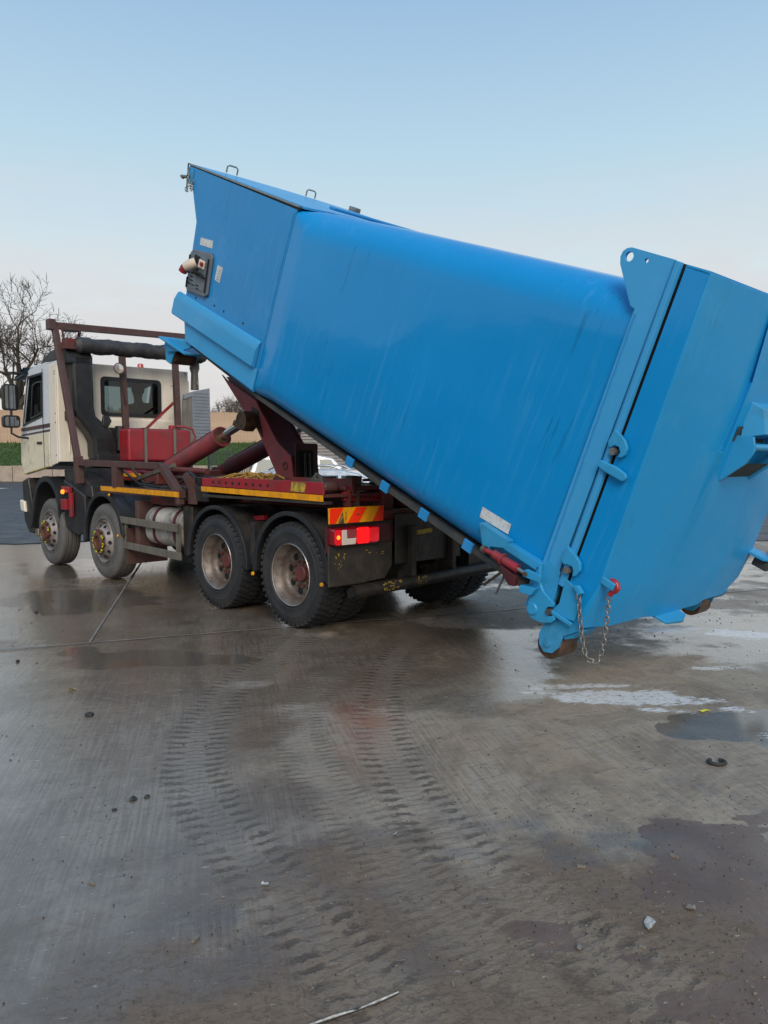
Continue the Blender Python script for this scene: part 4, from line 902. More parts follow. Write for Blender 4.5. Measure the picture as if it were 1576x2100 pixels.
MB().bar((1.15, 2.3, 1.64), (-0.75, 2.3, 1.60), 0.06, 0.10).build('far_guard_rail', 'brown', T); MB().bar((1.1, 2.3, 1.6), (1.1, 2.3, 1.25), 0.08, 0.08).build('far_guard_post', 'brown', T)
MB().bar((1.0, 1.95, 1.40), (-0.3, 1.95, 1.53), 0.25, 0.03).build('sheet_guide', 'grease', T); MB().bar((0.3, 1.95, 1.48), (0.3, 1.95, 1.25), 0.1, 0.1).build('guide_post', 'grease', T)
MB().tube([(0.9, 1.9, 1.36), (0.9, 1.9, 1.55), (0.8, 1.9, 1.6), (0.6, 1.9, 1.6), (0.55, 1.9, 1.5)], 0.015, 8).build('hose_hoop', 'black', T)

# --- lifting arm and rams
ck = [(1.13, 1.28), (1.40, 1.28), (1.40, 1.42), (1.70, 1.84), (1.86, 2.05), (2.04, 2.18), (2.62, 2.74), (2.50, 2.66), (1.86, 2.37), (1.74, 2.22), (1.42, 1.86), (1.16, 1.69), (1.12, 1.43)]
lift = MB().side(ck, 0.86, 0.885).build('lifting_arm', 'red_faded', T, bevel=0.004)
MB().side([(x-0.015, z) for x, z in ck], 1.215, 1.24).build('arm_cheek', 'red_dark', lift, bevel=0.004)
MB().side([(1.16, 1.28), (1.36, 1.28), (1.38, 1.44), (1.68, 1.86), (2.02, 2.22), (2.55, 2.71), (1.87, 2.38), (1.75, 2.24), (1.44, 1.89), (1.19, 1.70), (1.15, 1.43)], 0.887, 1.213).build('arm_box', 'red_dark', lift)
MB().side([(0.75, 1.28), (1.13, 1.28), (1.12, 1.44), (0.85, 1.46)], 1.245, 1.28).build('arm_plate', 'red_dark', lift, bevel=0.006)
MB().cross(rrect(0.92, 1.13, 1.40, 1.76, 0.03), 1.085, 1.10).build('arm_opening', 'hole', lift)
MB().cross(rrect(0.887, 1.213, 1.30, 1.84, 0.02), 1.102, 1.12, [rrect(0.925, 1.125, 1.405, 1.755, 0.03)]).build('arm_rear_plate', 'red_dark', lift, bevel=0.004)
MB().lathe([(-0.01, 0.030), (-0.012, 0.045), (0, 0.047)], (1.26, 0.86, 1.58), 24).build('boss_ring', 'red_rust', lift)
for y in (1.0, 1.06): MB().tube([(1.075, y, 1.72), (1.07, y, 1.6), (1.06, y, 1.42), (1.03, y, 1.33)], 0.014, 8).build('arm_hose', 'grease', lift)
MB().side([(1.70, 1.92), (1.95, 2.16), (1.93, 2.30), (1.80, 2.24)], 0.852, 0.859).build('grease_patch', 'grease', lift)  # flat near-black patch on the near arm cheek
cs, sn = math.cos(math.radians(25)), math.sin(math.radians(25))
CO = (-3.0, 0.62)
def c2t(a, n): return (CO[0]+a*cs-n*sn, CO[1]+a*sn+n*cs)
MB().side([c2t(4.9, -0.30), c2t(6.40, -0.30), c2t(6.40, -0.06), c2t(4.9, -0.06)], 1.08, 1.42).build('jib', 'red', lift, bevel=0.02)
MB().side([c2t(6.40, -0.28), c2t(6.62, -0.28), c2t(6.62, 1.25), c2t(6.46, 1.25), c2t(6.46, 0.2), c2t(6.40, 0.0)], 1.15, 1.35).build('jib_upright', 'red', lift, bevel=0.02)
MB().side([c2t(6.60, 1.25), c2t(6.60, 1.46), c2t(6.48, 1.52), c2t(6.30, 1.45), c2t(6.24, 1.30), c2t(6.30, 1.26), c2t(6.34, 1.36), c2t(6.44, 1.40), c2t(6.50, 1.34), c2t(6.48, 1.25)], 1.20, 1.30).build('lifting_hook', 'grease', lift, bevel=0.01)
def ram(y, base, mid, tip, r, nm):
    b, m_, t = [Vector((q[0], y, q[1])) for q in (base, mid, tip)]
    d = (m_-b).normalized()
    o = MB().tube([b, b+d*0.02, m_-d*0.02, m_], [r*0.94, r, r, r*0.94], 28).build('ram_cylinder', nm, T)
    MB().tube([m_-d*0.10, m_-d*0.0], r*1.10, 28).build('gland_nut', 'red_faded', o)
    MB().tube([m_, m_+d*0.012], [r*0.8, r*0.5], 28).build('wiper_ring', 'roller', o)
    MB().tube([m_, t], r*0.42, 20).build('piston_rod', 'chrome', o)
    s = d.cross(Vector((0,1,0)))*(-r*1.15); MB().tube([b+d*0.2+s, m_-d*0.25+s, m_-d*0.15+s*0.85], 0.014, 8).build('hydraulic_pipe', 'red_rust', o)
    MB().cyl((b.x, y-0.10, b.z), (b.x, y+0.10, b.z), r*0.9).build('ram_foot', 'grease', o)
    MB().cyl((t.x, y-0.085, t.z), (t.x, y+0.085, t.z), r*0.95, 24).build('rod_eye', 'roller', o)
    return o
ram(0.76, (4.12, 1.44), (2.46, 1.945), (1.90, 2.12), 0.118, 'red_faded')
ram(1.74, (4.12, 1.44), (2.30, 2.00), (1.90, 2.13), 0.118, 'red_dark')
MB().side([(2.10, 2.14), (2.14, 2.08), (2.00, 2.02), (1.86, 1.99), (1.80, 2.06), (1.80, 2.18), (1.87, 2.24), (1.93, 2.16), (2.0, 2.13)], 0.70, 0.83).build('ram_crescent', 'roller', T, bevel=0.01)
MB().box(3.9, 4.3, 0.6, 1.9, 1.30, 1.50).build('ram_anchor', 'red_rust', T, bevel=0.02)
MB().box(1.5, 3.4, 0.95, 1.55, 1.20, 1.32).build('body_tray', 'grease', T, bevel=0.02)
rr9 = random.Random(9)
for k in range(9):
    y = rr9.uniform(0.5, 1.2); x0 = rr9.uniform(1.5, 3.4)
    MB().tube([(x0, y, 1.36+rr9.random()*.06), (x0+0.4, y+0.05, 1.40+rr9.random()*.05), (x0+0.9, y-0.04, 1.37+rr9.random()*.05)], 0.017, 8).build('hydraulic_hose', 'grease', T)
for x, m in ((2.35, 'grease'), (2.05, 'red_rust'), (1.0, 'grease'), (3.1, 'red_rust')):
    MB().box(x, x+0.16, 0.42, 0.62, 1.28, 1.44).build('valve_block', m, T, bevel=0.015)
MB().tube([(2.30, 0.15, 1.42), (2.2, 0.15, 1.50), (2.1, 0.15, 1.46), (2.1, 0.15, 1.36)], 0.02, 8).build('hydraulic_hose', 'black', T)

# --- headboard, sheeting roll, oil tank, exhaust
MB().bar((5.93, -0.05, 3.67), (5.90, 2.50, 3.74), 0.09, 0.10).build('headboard_beam', 'brown', T, bevel=0.006)
MB().box(5.86, 5.99, -0.09, 0.02, 3.60, 3.76).build('beam_end', 'brown', T, bevel=0.01)
MB().bar((5.93, 0.02, 3.66), (5.20, 0.045, 1.52), 0.085, 0.085, up=(1,0,0)).build('headboard_brace', 'brown', T, bevel=0.006)
MB().bar((5.24, 0.045, 1.70), (5.20, 0.045, 1.30), 0.10, 0.13, up=(1,0,0)).build('brace_foot', 'brown', T, bevel=0.006)
MB().bar((5.62, 0.93, 3.26), (5.58, 0.97, 1.55), 0.09, 0.08, up=(1,0,0)).build('headboard_post', 'brown', T, bevel=0.006)
MB().bar((5.60, 1.83, 3.30), (5.56, 1.86, 1.60), 0.09, 0.08, up=(1,0,0)).build('headboard_post', 'brown', T, bevel=0.006)
MB().bar((5.80, 0.35, 3.62), (5.75, 0.30, 3.44), 0.04, 0.03).build('roll_hanger', 'brown', T); MB().box(5.62, 5.84, 0.08, 0.30, 3.585, 3.62).build('roll_bracket', 'brown', T)
MB().bar((5.75, 0.07, 3.60), (5.72, 0.07, 3.38), 0.02, 0.03).build('roll_hanger', 'brown', T); MB().box(5.60, 5.76, 0.05, 0.20, 3.30, 3.46).build('roll_end', 'red_rust', T, bevel=0.01)
pts, rs = [], []
for i in range(34):
    t = i/33; pts.append((5.62+0.01*math.sin(i*1.3), 0.19+2.2*t, 3.37+0.03*t+0.008*math.sin(i*0.9))); rs.append(0.118+0.010*math.sin(i*1.9)*math.cos(i*0.7) - (0.05 if i == 0 else 0) - (0.03 if i == 33 else 0))
MB().tube(pts, rs, 20).build('rolled_sheet', 'tarp', T)
tkx = MB().box(5.28, 5.62, 0.845, 1.93, 1.62, 2.135).build('oil_tank', 'red', T, bevel=0.045, segs=4)
for y in (1.10, 1.60): MB().box(5.262, 5.278, y, y+0.045, 1.61, 2.15).build('tank_strap', 'alu', T)
for y in (1.10, 1.60): MB().box(5.262, 5.63, y, y+0.045, 2.138, 2.15).build('tank_strap', 'alu', T)
MB().lathe([(0, .06), (.06, .06), (.07, .05), (.07, .0001)], (5.42, 1.66, 2.135), 20, axis='z').build('tank_filler', 'red', tkx)
MB().tube([(5.40, 1.72, 2.19), (5.36, 1.85, 2.19), (5.30, 1.96, 2.15), (5.28, 2.0, 2.02), (5.30, 1.93, 1.82), (5.32, 1.90, 1.74)], 0.022, 10).build('tank_hose', 'red_faded', T)
MB().bar((5.5, 1.25, 2.14), (5.7, 1.85, 2.60), 0.035, 0.035).build('red_stay', 'red', T)
MB().bar((5.3, 0.80, 1.60), (4.9, 0.62, 1.48), 0.05, 0.05).build('red_stay', 'red', T)
MB().box(5.28, 5.62, 0.70, 1.95, 1.42, 1.60).build('tank_frame', 'grease', T, bevel=0.01)
MB().box(4.55, 5.2, 0.55, 0.85, 1.34, 1.50).build('pump', 'red', T, bevel=0.04)
MB().tube([(5.78, 2.30, 3.32), (5.80, 2.30, 3.20), (5.78, 2.29, 3.12), (5.78, 2.29, 2.84)], [0.075, 0.085, 0.06, 0.07], 20).build('exhaust_stack', 'greymix', T)
MB().tube([(5.70, 2.29, 2.98), (5.70, 2.29, 2.92)], 0.02, 8).build('exhaust_clamp', 'steel', T)
eg = MB().cross([(2.03, 1.88), (2.55, 1.92), (2.54, 2.88), (2.20, 2.80), (2.02, 2.70)], 5.715, 5.73).build('exhaust_guard', 'plate', T, bevel=0.004)
pm = MB()
for i in range(7):
    for j in range(15):
        y = 2.24+i*0.043+(0.021 if j % 2 else 0); z = 1.99+j*0.056
        if z < 2.80 - max(0, (2.30-y))*0.3: pm.lathe([(-0.0045, 0.0095), (-0.0025, 0.0095)], (5.715, y, z), 6, axis='x', caps=True)
tag(pm.build('guard_perforation', 'hole', eg, smooth=False), kind='stuff')
MB().cross([(2.0, 1.88), (2.18, 1.86), (2.18, 2.72), (2.0, 2.64)], 5.68, 5.70).build('guard_wing', 'alu', T)
MB().cross([(2.02, 2.66), (2.20, 2.74), (2.20, 2.80), (2.02, 2.74)], 5.66, 5.71).build('guard_lip', 'plate', T)
wlp = MB().lathe([(0.03, 0.0001), (0.03, 0.05), (-0.03, 0.078), (-0.04, 0.085), (-0.05, 0.085)], (5.50, 0.80, 3.055), 28, axis='x').build('work_lamp', 'black', T)
MB().lathe([(-0.048, 0.076), (-0.055, 0.05), (-0.058, 0.0001)], (5.50, 0.80, 3.055), 28, axis='x').build('lamp_lens', 'lamp_glass', wlp)
MB().lathe([(-0.052, 0.086), (-0.058, 0.082), (-0.052, 0.076)], (5.50, 0.80, 3.055), 28, axis='x').build('lamp_rim', 'roller', wlp)
MB().bar((5.55, 0.85, 3.06), (5.60, 0.93, 3.06), 0.03, 0.03).build('lamp_arm', 'brown', T)
MB().tube([(5.52, 0.84, 2.98), (5.54, 0.88, 2.80), (5.55, 0.92, 2.62), (5.56, 0.95, 2.5)], 0.008, 6).build('lamp_cable', 'black', T)

# --- cab: hollow shell with real openings
cb = MB().cross([(0.05, 1.62), (2.28, 1.62), (2.28, 2.98), (2.20, 3.12), (2.05, 3.17), (0.16, 3.15), (0.05, 3.06)], 5.95, 5.985, [rrect(0.745, 1.72, 2.375, 2.94, 0.06)]).build('cab_rear_wall', 'cream', T, bevel=0.01)
MB().cross(rrect(0.715, 1.75, 2.345, 2.97, 0.07), 5.935, 5.955, [rrect(0.775, 1.69, 2.405, 2.91, 0.05)]).build('rear_window_seal', 'black', T)
MB().cross(rrect(0.77, 1.695, 2.40, 2.915, 0.05), 5.945, 5.950).build('rear_window', 'glass', T)
for (y0, y1, z0, z1) in ((0.60, 1.86, 2.26, 2.28), (0.20, 0.215, 1.75, 2.95), (1.92, 2.10, 2.90, 2.92), (0.60, 1.86, 2.20, 2.235)):
    MB().box(5.938, 5.952, y0, y1, z0, z1).build('pressed_rib', 'cream', cb, bevel=0.006)
MB().cross([(0.55, 2.30), (1.95, 2.30), (2.0, 2.24), (1.9, 2.16), (0.6, 2.16), (0.5, 2.24)], 5.925, 5.95).build('waist_pressing', 'cream', cb, bevel=0.01)
MB().cross([(0.55, 2.155), (1.95, 2.155), (1.95, 1.62), (0.55, 1.62)], 5.90, 5.949).build('lower_pressing', 'grease', cb, bevel=0.01)
sd_pts = [(5.985, 1.62), (6.30, 1.54), (7.42, 1.40), (7.58, 1.60), (7.56, 2.20), (7.28, 3.02), (6.95, 3.14), (6.45, 3.17), (5.985, 3.15)]
win = [(6.62, 2.36), (7.46, 2.24), (7.20, 2.98), (6.58, 3.00)]
for y0, y1 in ((0.05, 0.085), (2.245, 2.28)):
    MB().side(sd_pts, y0, y1, [win]).build('cab_side', 'white', T, bevel=0.008)
    ym = y0-0.004 if y0 < 1 else y1+0.001
    MB().side([(x, z) for x, z in win], y0+0.015, y0+0.02).build('side_window', 'glass', T)
    MB().side([(6.585, 2.33), (7.49, 2.205), (7.215, 3.01), (6.555, 3.03)], ym-0.004, ym+0.004, [[(6.615, 2.36), (7.455, 2.245), (7.195, 2.975), (6.58, 2.998)]]).build('window_seal', 'black', T)
MB().side([(6.64, 2.38), (7.13, 2.31), (7.02, 2.86), (6.86, 2.90), (6.61, 2.90)], 0.043, 0.052, [[(6.665, 2.405), (7.105, 2.34), (6.995, 2.835), (6.86, 2.875), (6.635, 2.875)]]).build('quarter_light_frame', 'black', T)
MB().side([(5.99, 1.60), (6.24, 1.56), (6.24, 3.12), (5.99, 3.12)], 0.030, 0.048).build('corner_panel', 'cream', T, bevel=0.01)
MB().side([(6.30, 1.545), (7.42, 1.405), (7.59, 1.62), (7.57, 2.02), (6.30, 2.08)], 0.030, 0.048).build('lower_door', 'cream_dirty', T, bevel=0.008)
MB().side([(6.30, 2.165), (7.56, 2.125), (7.56, 2.175), (6.30, 2.22)], 0.038, 0.048).build('stripe', 'brown', T)
MB().side([(6.30, 2.10), (7.56, 2.05), (7.56, 2.07), (6.30, 2.125)], 0.038, 0.048).build('stripe', 'brown', T)
MB().side([(6.505, 1.53), (6.515, 1.53), (6.545, 2.32), (6.515, 3.08), (6.505, 3.08), (6.535, 2.32)], 0.024, 0.0295).build('door_gap', 'hole', T)
MB().box(6.60, 6.80, 0.010, 0.030, 1.90, 1.94).build('door_handle', 'black', T, bevel=0.008)
MB().side([(6.30, 1.545), (7.42, 1.405), (7.42, 1.42), (6.30, 1.56)], 0.018, 0.031).build('sill_trim', 'yellow_worn', T)
for z in (3.0, 2.96, 2.36, 2.22, 1.72): MB().lathe([(-0.004, 0.012), (0, 0.012)], (6.02, 0.03, z), 8, caps=True).build('panel_bolt', 'hole', T)
MB().box(5.985, 7.1, 0.05, 2.28, 3.135, 3.16).build('cab_roof', 'white', T, bevel=0.008)
MB().box(5.985, 7.5, 0.06, 2.27, 1.50, 1.56).build('cab_floor', 'interior', T)
fr = [(7.575, 2.20), (7.30, 3.06)]
MB().faces([(7.56, 0.09, 1.55), (7.56, 2.24, 1.55), (7.58, 2.24, 2.14), (7.58, 0.09, 2.14)], [(0,1,2,3)]).build('cab_front', 'white', T)
MB().faces([(7.565, 0.12, 2.18), (7.565, 2.21, 2.18), (7.30, 2.21, 3.03), (7.30, 0.12, 3.03)], [(0,1,2,3)]).build('windscreen', 'glass', T)
MB().side([(7.24, 3.00), (7.34, 3.05), (7.0, 3.18), (6.9, 3.14)], 0.06, 2.27).build('screen_header', 'white', T)
MB().side([(7.20, 3.05), (7.68, 2.99), (7.70, 3.02), (7.25, 3.16)], 0.0, 2.33).build('sun_visor', 'glass_dark', T); MB().side([(7.20, 3.03), (7.69, 2.97), (7.70, 3.0), (7.22, 3.07)], -0.01, 0.03).build('visor_bracket', 'black', T)
MB().box(7.15, 7.45, 0.15, 2.2, 2.10, 2.30).build('dashboard', 'interior', T, bevel=0.04)
for y in (0.62, 1.72):
    MB().box(6.35, 6.85, y-0.25, y+0.25, 1.95, 2.08).build('cab_seat', 'interior', T, bevel=0.04)
    MB().side([(6.30, 2.05), (6.42, 2.05), (6.32, 2.62), (6.22, 2.60)], y-0.22, y+0.22).build('seat_back', 'interior', T, bevel=0.03)
sw = MB(); sw.tube([(7.02+0.08*math.cos(a), 1.72+0.22*math.sin(a), 2.38-0.14*math.cos(a)) for a in [2*PI*i/24 for i in range(25)]], 0.014, 6, cap=False); sw.build('steering_wheel', 'black', T)
# roof air intake and its duct down the back of the cab
MB().side([(6.75, 3.16), (6.62, 3.24), (6.35, 3.33), (6.0, 3.36), (5.72, 3.33), (5.62, 3.20), (5.62, 3.10), (5.93, 3.10), (5.95, 3.19), (6.70, 3.175)], 0.09, 0.46).build('air_intake', 'black', T, bevel=0.035, segs=3)
duct = MB(); sec = [((0.155, 0.465), 3.20), ((0.150, 0.475), 3.0), ((0.160, 0.480), 2.45), ((0.165, 0.50), 2.32), ((0.27, 0.62), 2.22), ((0.39, 0.78), 2.06), ((0.455, 0.83), 1.92), ((0.46, 0.84), 1.72), ((0.50, 0.86), 1.60)]
vs, fs = [], []
for (a, b), z in sec:
    for (x, y) in ((5.90, a), (5.66, a), (5.62, a+0.04), (5.62, b-0.04), (5.66, b), (5.90, b)): vs.append((x, y, z))
for i in range(len(sec)-1):
    for k in range(6): fs.append((i*6+k, i*6+(k+1) % 6, i*6+6+(k+1) % 6, i*6+6+k))
duct.faces(vs, fs + [tuple(range(6)), tuple(range(len(vs)-6, len(vs)))]).build('intake_duct', 'black', T, bevel=0.012, angle=28)
for k in range(9): MB().box(5.612, 5.624, 0.50, 0.80, 1.80+k*0.022, 1.812+k*0.022).build('duct_rib', 'black', T)
MB().tube([(5.61, 0.70, 1.80), (5.605, 0.72, 1.755), (5.605, 0.78, 1.735), (5.61, 0.86, 1.735)], 0.008, 6).build('duct_strap', 'hole', T)
MB().side([(5.60, 2.26), (5.95, 2.26), (5.95, 2.40), (5.60, 2.36)], 0.135, 0.165).build('duct_bracket', 'black', T, bevel=0.02); MB().cross([(0.60, 2.33), (0.70, 2.33), (0.74, 2.25), (0.66, 2.12), (0.58, 2.18)], 5.60, 5.66).build('duct_flange', 'black', T, bevel=0.02)
MB().cross([(0.50, 1.58), (0.90, 1.58), (0.95, 1.68), (0.90, 1.75), (0.48, 1.74)], 5.60, 5.90).build('filter_base', 'black', T, bevel=0.03)
MB().tube([(5.66, 0.90, 2.18), (5.66, 0.90, 1.80)], [0.085, 0.085], 24).build('air_filter', 'black', T)
MB().lathe([(0, 0.055), (0.07, 0.05), (0.09, 0.04), (0.095, 0.0001)], (6.2, 1.52, 3.16), 24, axis='z').build('beacon', 'beacon', T)
MB().box(5.93, 5.96, 0.40, 0.53, 1.60, 1.66).build('cab_catch', 'steel', T, bevel=0.01)
MB().bar((5.30, 0.20, 1.55), (4.85, 0.30, 1.62), 0.07, 0.04).build('exhaust_pipe', 'alu', T)
for s, yc in ((-1, -0.22), (1, 2.60)):
    MB().tube([(7.25, yc-s*0.30, 3.05), (7.25, yc-s*0.05, 3.07), (7.22, yc, 3.02), (7.22, yc, 2.88)], 0.014, 8).build('mirror_arm', 'black', T)
    MB().tube([(7.22, yc, 2.50), (7.22, yc, 2.36)], 0.02, 8).build('mirror_arm', 'black', T)
    MB().tube([(7.24, yc, 2.18), (7.24, yc+0.0, 2.08), (7.22, yc-s*0.10, 2.02), (7.20, yc-s*0.30, 2.0)], 0.018, 8).build('mirror_arm', 'black', T)
    for z0, z1, w_ in ((2.45, 2.87, 0.12), (2.17, 2.37, 0.13)):
        h = MB().cross(rrect(yc-w_, yc+w_, z0, z1, 0.05), 7.20, 7.30).build('wing_mirror', 'black', T, bevel=0.02)
        MB().cross(rrect(yc-w_+0.025, yc+w_-0.025, z0+0.025, z1-0.025, 0.035), 7.192, 7.199).build('mirror_glass', 'mirror', h)

# --- driver
def skin_body(name, pts, edges, radii, m, parent=None, sub=2):
    me = bpy.data.meshes.new(name); me.from_pydata([(p[0], -p[1], p[2]) for p in pts], edges, []); o = bpy.data.objects.new(name, me); COL.objects.link(o)
    o.modifiers.new('skin', 'SKIN'); 
    for i, r in enumerate(radii): me.skin_vertices[0].data[i].radius = (r, r) if not isinstance(r, tuple) else r
    me.skin_vertices[0].data[0].use_root = True
    s = o.modifiers.new('sub', 'SUBSURF'); s.levels = s.render_levels = sub; s.subdivision_type = 'CATMULL_CLARK'
    me.materials.append(M[m])
    if parent: o.parent = parent
    return o
px, py, pz = 6.55, 1.62, 2.12
B_ = [(0,0,0), (-.06,0,.14), (-.08,0,.30), (-.07,0,.44), (-.05,0,.52), (-.03,0,.60), (-.02,0,.68), (-.01,0,.76),
      (-.06,-.17,.42), (.02,-.25,.22), (.27,-.20,.26), (-.06,.17,.42), (.04,.25,.22), (.27,.20,.26),
      (.06,-.09,0), (.42,-.11,.04), (.46,-.11,-.36), (.06,.09,0), (.42,.11,.04), (.46,.11,-.36), (.36,-.19,.28), (.36,.19,.28)]
E_ = [(0,1),(1,2),(2,3),(3,4),(4,5),(5,6),(6,7),(3,8),(8,9),(9,10),(10,20),(3,11),(11,12),(12,13),(13,21),(0,14),(14,15),(15,16),(0,17),(17,18),(18,19)]
R_ = [(.13,.11),(.14,.11),(.16,.11),(.13,.09),.055,.075,.095,.085,.06,.05,.038,.06,.05,.038,.085,.065,.05,.085,.065,.05,.045,.045]
person = skin_body('person', [(px+a, py+b, pz+c) for a, b, c in B_], E_, R_, 'skin')
person.matrix_world = truck.matrix_world.copy()
tag(person, 'driver in a red top at the wheel, seen through the cab rear window', 'person')
skin_body('jacket', [(px+a, py+b, pz+c) for a, b, c in (B_[0], B_[1], B_[2], B_[3], (-.06,0,.49), B_[8], B_[9], B_[10], B_[11], B_[12], B_[13])], [(0,1),(1,2),(2,3),(3,4),(3,5),(5,6),(6,7),(3,8),(8,9),(9,10)],
          [(.15,.13),(.16,.13),(.18,.13),(.15,.11),.075,.078,.066,.052,.078,.066,.052], 'redcloth', person)
hair = MB().lathe([(0.13, 0.0001), (0.12, 0.05), (0.085, 0.095), (0.02, 0.112), (-0.05, 0.10), (-0.08, 0.07)], (px-0.035, py, pz+0.73), 20, axis='z').build('hair', 'hair', person)
# ------------------------------------------------------------------ blue container (local: a forward, b to the right, n up)
CA = (TU*cs + TW*sn); CNn = (-TU*sn + TW*cs)
CW = TO + TU*(-3.0) + TW*0.62
box = empty('waste_container', frame(CW, CA, -TV, CNn), 'big blue closed waste container tipped up on the hook-lift truck', 'container')
C = box
a_r = lambda n: -0.244 + (n-0.341)*0.0904 if n > 0.341 else -0.250
a_g = lambda n: 0.114 - (2.35-n)*0.0685
# body: lofted shell with rounded shoulders, slightly uneven sheet
def body_shell():
    A_ = list(np.linspace(4.02, 3.78, 5)) + list(np.linspace(3.70, 0.14, 46)); vs = []; nsec = None
    for a in A_:
        t = (4.02-a)/3.9; k = min(1, (4.02-a)/0.24); top = 1.885 + 0.335*t; r = 0.06 + 0.23*k; rb = 0.10 + 0.12*k; inb = 0.02 + 0.03*math.sin(PI*min(1, t*1.0))*0 + 0.045*max(0, (t-0.86)/0.14)
        bl = -0.036*k*(1-t) + 0.034*t
        top = top - 0.05*(1-k)
        sec = [(bl+rb*2.2, 0.0)]
        for i in range(6): th = 1.5*PI - PI/2*i/5; sec.append((bl+rb+rb*math.cos(th), rb+rb*math.sin(th)))
        for i in range(1, 16): sec.append((bl, rb + (top-r-rb)*i/16))
        for i in range(9): th = PI - PI/2*i/8; sec.append((bl+r+r*math.cos(th), top-r+r*math.sin(th)))
        full = sec + [(0.9, top+0.035), (1.25, top+0.05)]
        full = full + [(2.5-b, n) for b, n in full[::-1][1:]]
        nsec = len(full)
        for b, n in full:
            wv = 0.016*(vnoise(np.array([a*1.1+3]), np.array([n*1.3+(0 if b < 1.25 else 7)]), 13)[0]-0.5) + 0.004*(vnoise(np.array([a*3.3]), np.array([n*3.1]), 14)[0]-0.5)
            e_ = 1 if 0.12 < n < top-r*0.5 else 0.3
            vs.append((a, b + wv*e_*(1 if b < 1.25 else -1), n))
    fs = []
    for i in range(len(A_)-1):
        for k in range(nsec-1): fs.append((i*nsec+k, i*nsec+k+1, (i+1)*nsec+k+1, (i+1)*nsec+k))
        fs.append((i*nsec+nsec-1, i*nsec, (i+1)*nsec, (i+1)*nsec+nsec-1))
    fs.append(tuple(range(nsec))); fs.append(tuple(range((len(A_)-1)*nsec, len(A_)*nsec)))
    return MB().faces(vs, fs)
body_shell().build('body', 'blue', C, angle=60)
MB().side([(0.10, -0.045), (4.02, -0.045), (5.50, 0.0), (5.50, 0.045), (4.02, -0.004), (0.10, -0.004)], 0.07, 2.43).build('floor_edge', 'under', C)
for y in (0.72, 1.68):
    MB().box(0.10, 6.1, y, y+0.10, -0.20, -0.05).build('floor_runner', 'under', C, bevel=0.01)
for k in range(9): MB().box(0.4+k*0.62, 0.5+k*0.62, 0.45, 2.05, -0.12, -0.05).build('floor_cross_member', 'under', C)
for a in (2.40, 1.90, 1.39, 0.87):
    MB().side([(a-0.03, -0.055), (a+0.07, -0.055), (a+0.07, 0.03), (a-0.03, 0.03)], 0.045, 0.065).build('floor_tab', 'blue_hopper', C, bevel=0.004)
# hopper end
hop = [(4.03, 0.02), (5.50, 0.055), (5.714, 0.475), (5.806, 1.323), (6.18, 1.848), (4.03, 1.835)]
MB().side(hop, 0.0, 0.035).build('hopper_side', 'blue_hopper', C, bevel=0.006)
MB().side(hop, 2.465, 2.50).build('hopper_side', 'blue_hopper', C, bevel=0.006)
MB().prism([(0, 0), (1, 0), (1, 1), (0, 1)], [], lambda p, t: ((5.50+p[1]*0.214 - t, 0.04+p[0]*2.42, 0.055+p[1]*0.42)), 0.0, 0.03).build('front_panel', 'blue_hopper', C)
MB().faces([(5.70, .036, .475), (5.70, 2.464, .475), (5.80, 2.464, 1.32), (5.80, .036, 1.32), (6.17, 2.464, 1.845), (6.17, .036, 1.845)], [(0,1,2,3), (3,2,4,5)]).build('front_panel', 'blue_hopper', C)
# box-section side rail on the hopper, with folded upper flange
MB().cross([(-0.060, 0.27), (0.0, 0.245), (0.0, 0.54), (-0.03, 0.52), (-0.060, 0.44)], 4.08, 5.86).build('side_rail', 'blue_pale', C, bevel=0.012)
MB().side([(4.03, 0.04), (5.52, 0.06), (5.62, 0.255), (4.03, 0.255)], -0.010, -0.001).build('lower_side', 'blue_pale', C, bevel=0.003)
# front corner plate with the front roller
MB().flat([(5.45, -0.02), (6.05, -0.06), (6.05, 0.42), (5.45, 0.42)], -0.09, -0.065).build('roller_plate', 'blue_hw', C, bevel=0.006)
fp = MB().side([(5.42, 0.07), (5.50, 0.08), (6.02, -0.07), (6.03, -0.17), (5.92, -0.21), (5.70, -0.13), (5.44, 0.00)], 0.02, 0.05)
fp.build('roller_bracket', 'blue_hw', C, bevel=0.008)
MB().side([(5.78, -0.07), (6.04, -0.09), (6.04, -0.24), (5.98, -0.34), (5.86, -0.34), (5.82, -0.18)], 0.055, 0.08).build('roller_cheek', 'blue_hw', C, bevel=0.01)
MB().cyl((5.90, 0.085, -0.26), (5.90, 0.36, -0.26), 0.085, 28).build('front_roller', 'roller', C)
MB().side([(5.78, -0.07), (6.04, -0.09), (6.04, -0.24), (5.98, -0.34), (5.86, -0.34), (5.82, -0.18)], 0.365, 0.39).build('roller_cheek', 'blue_hw', C, bevel=0.01)
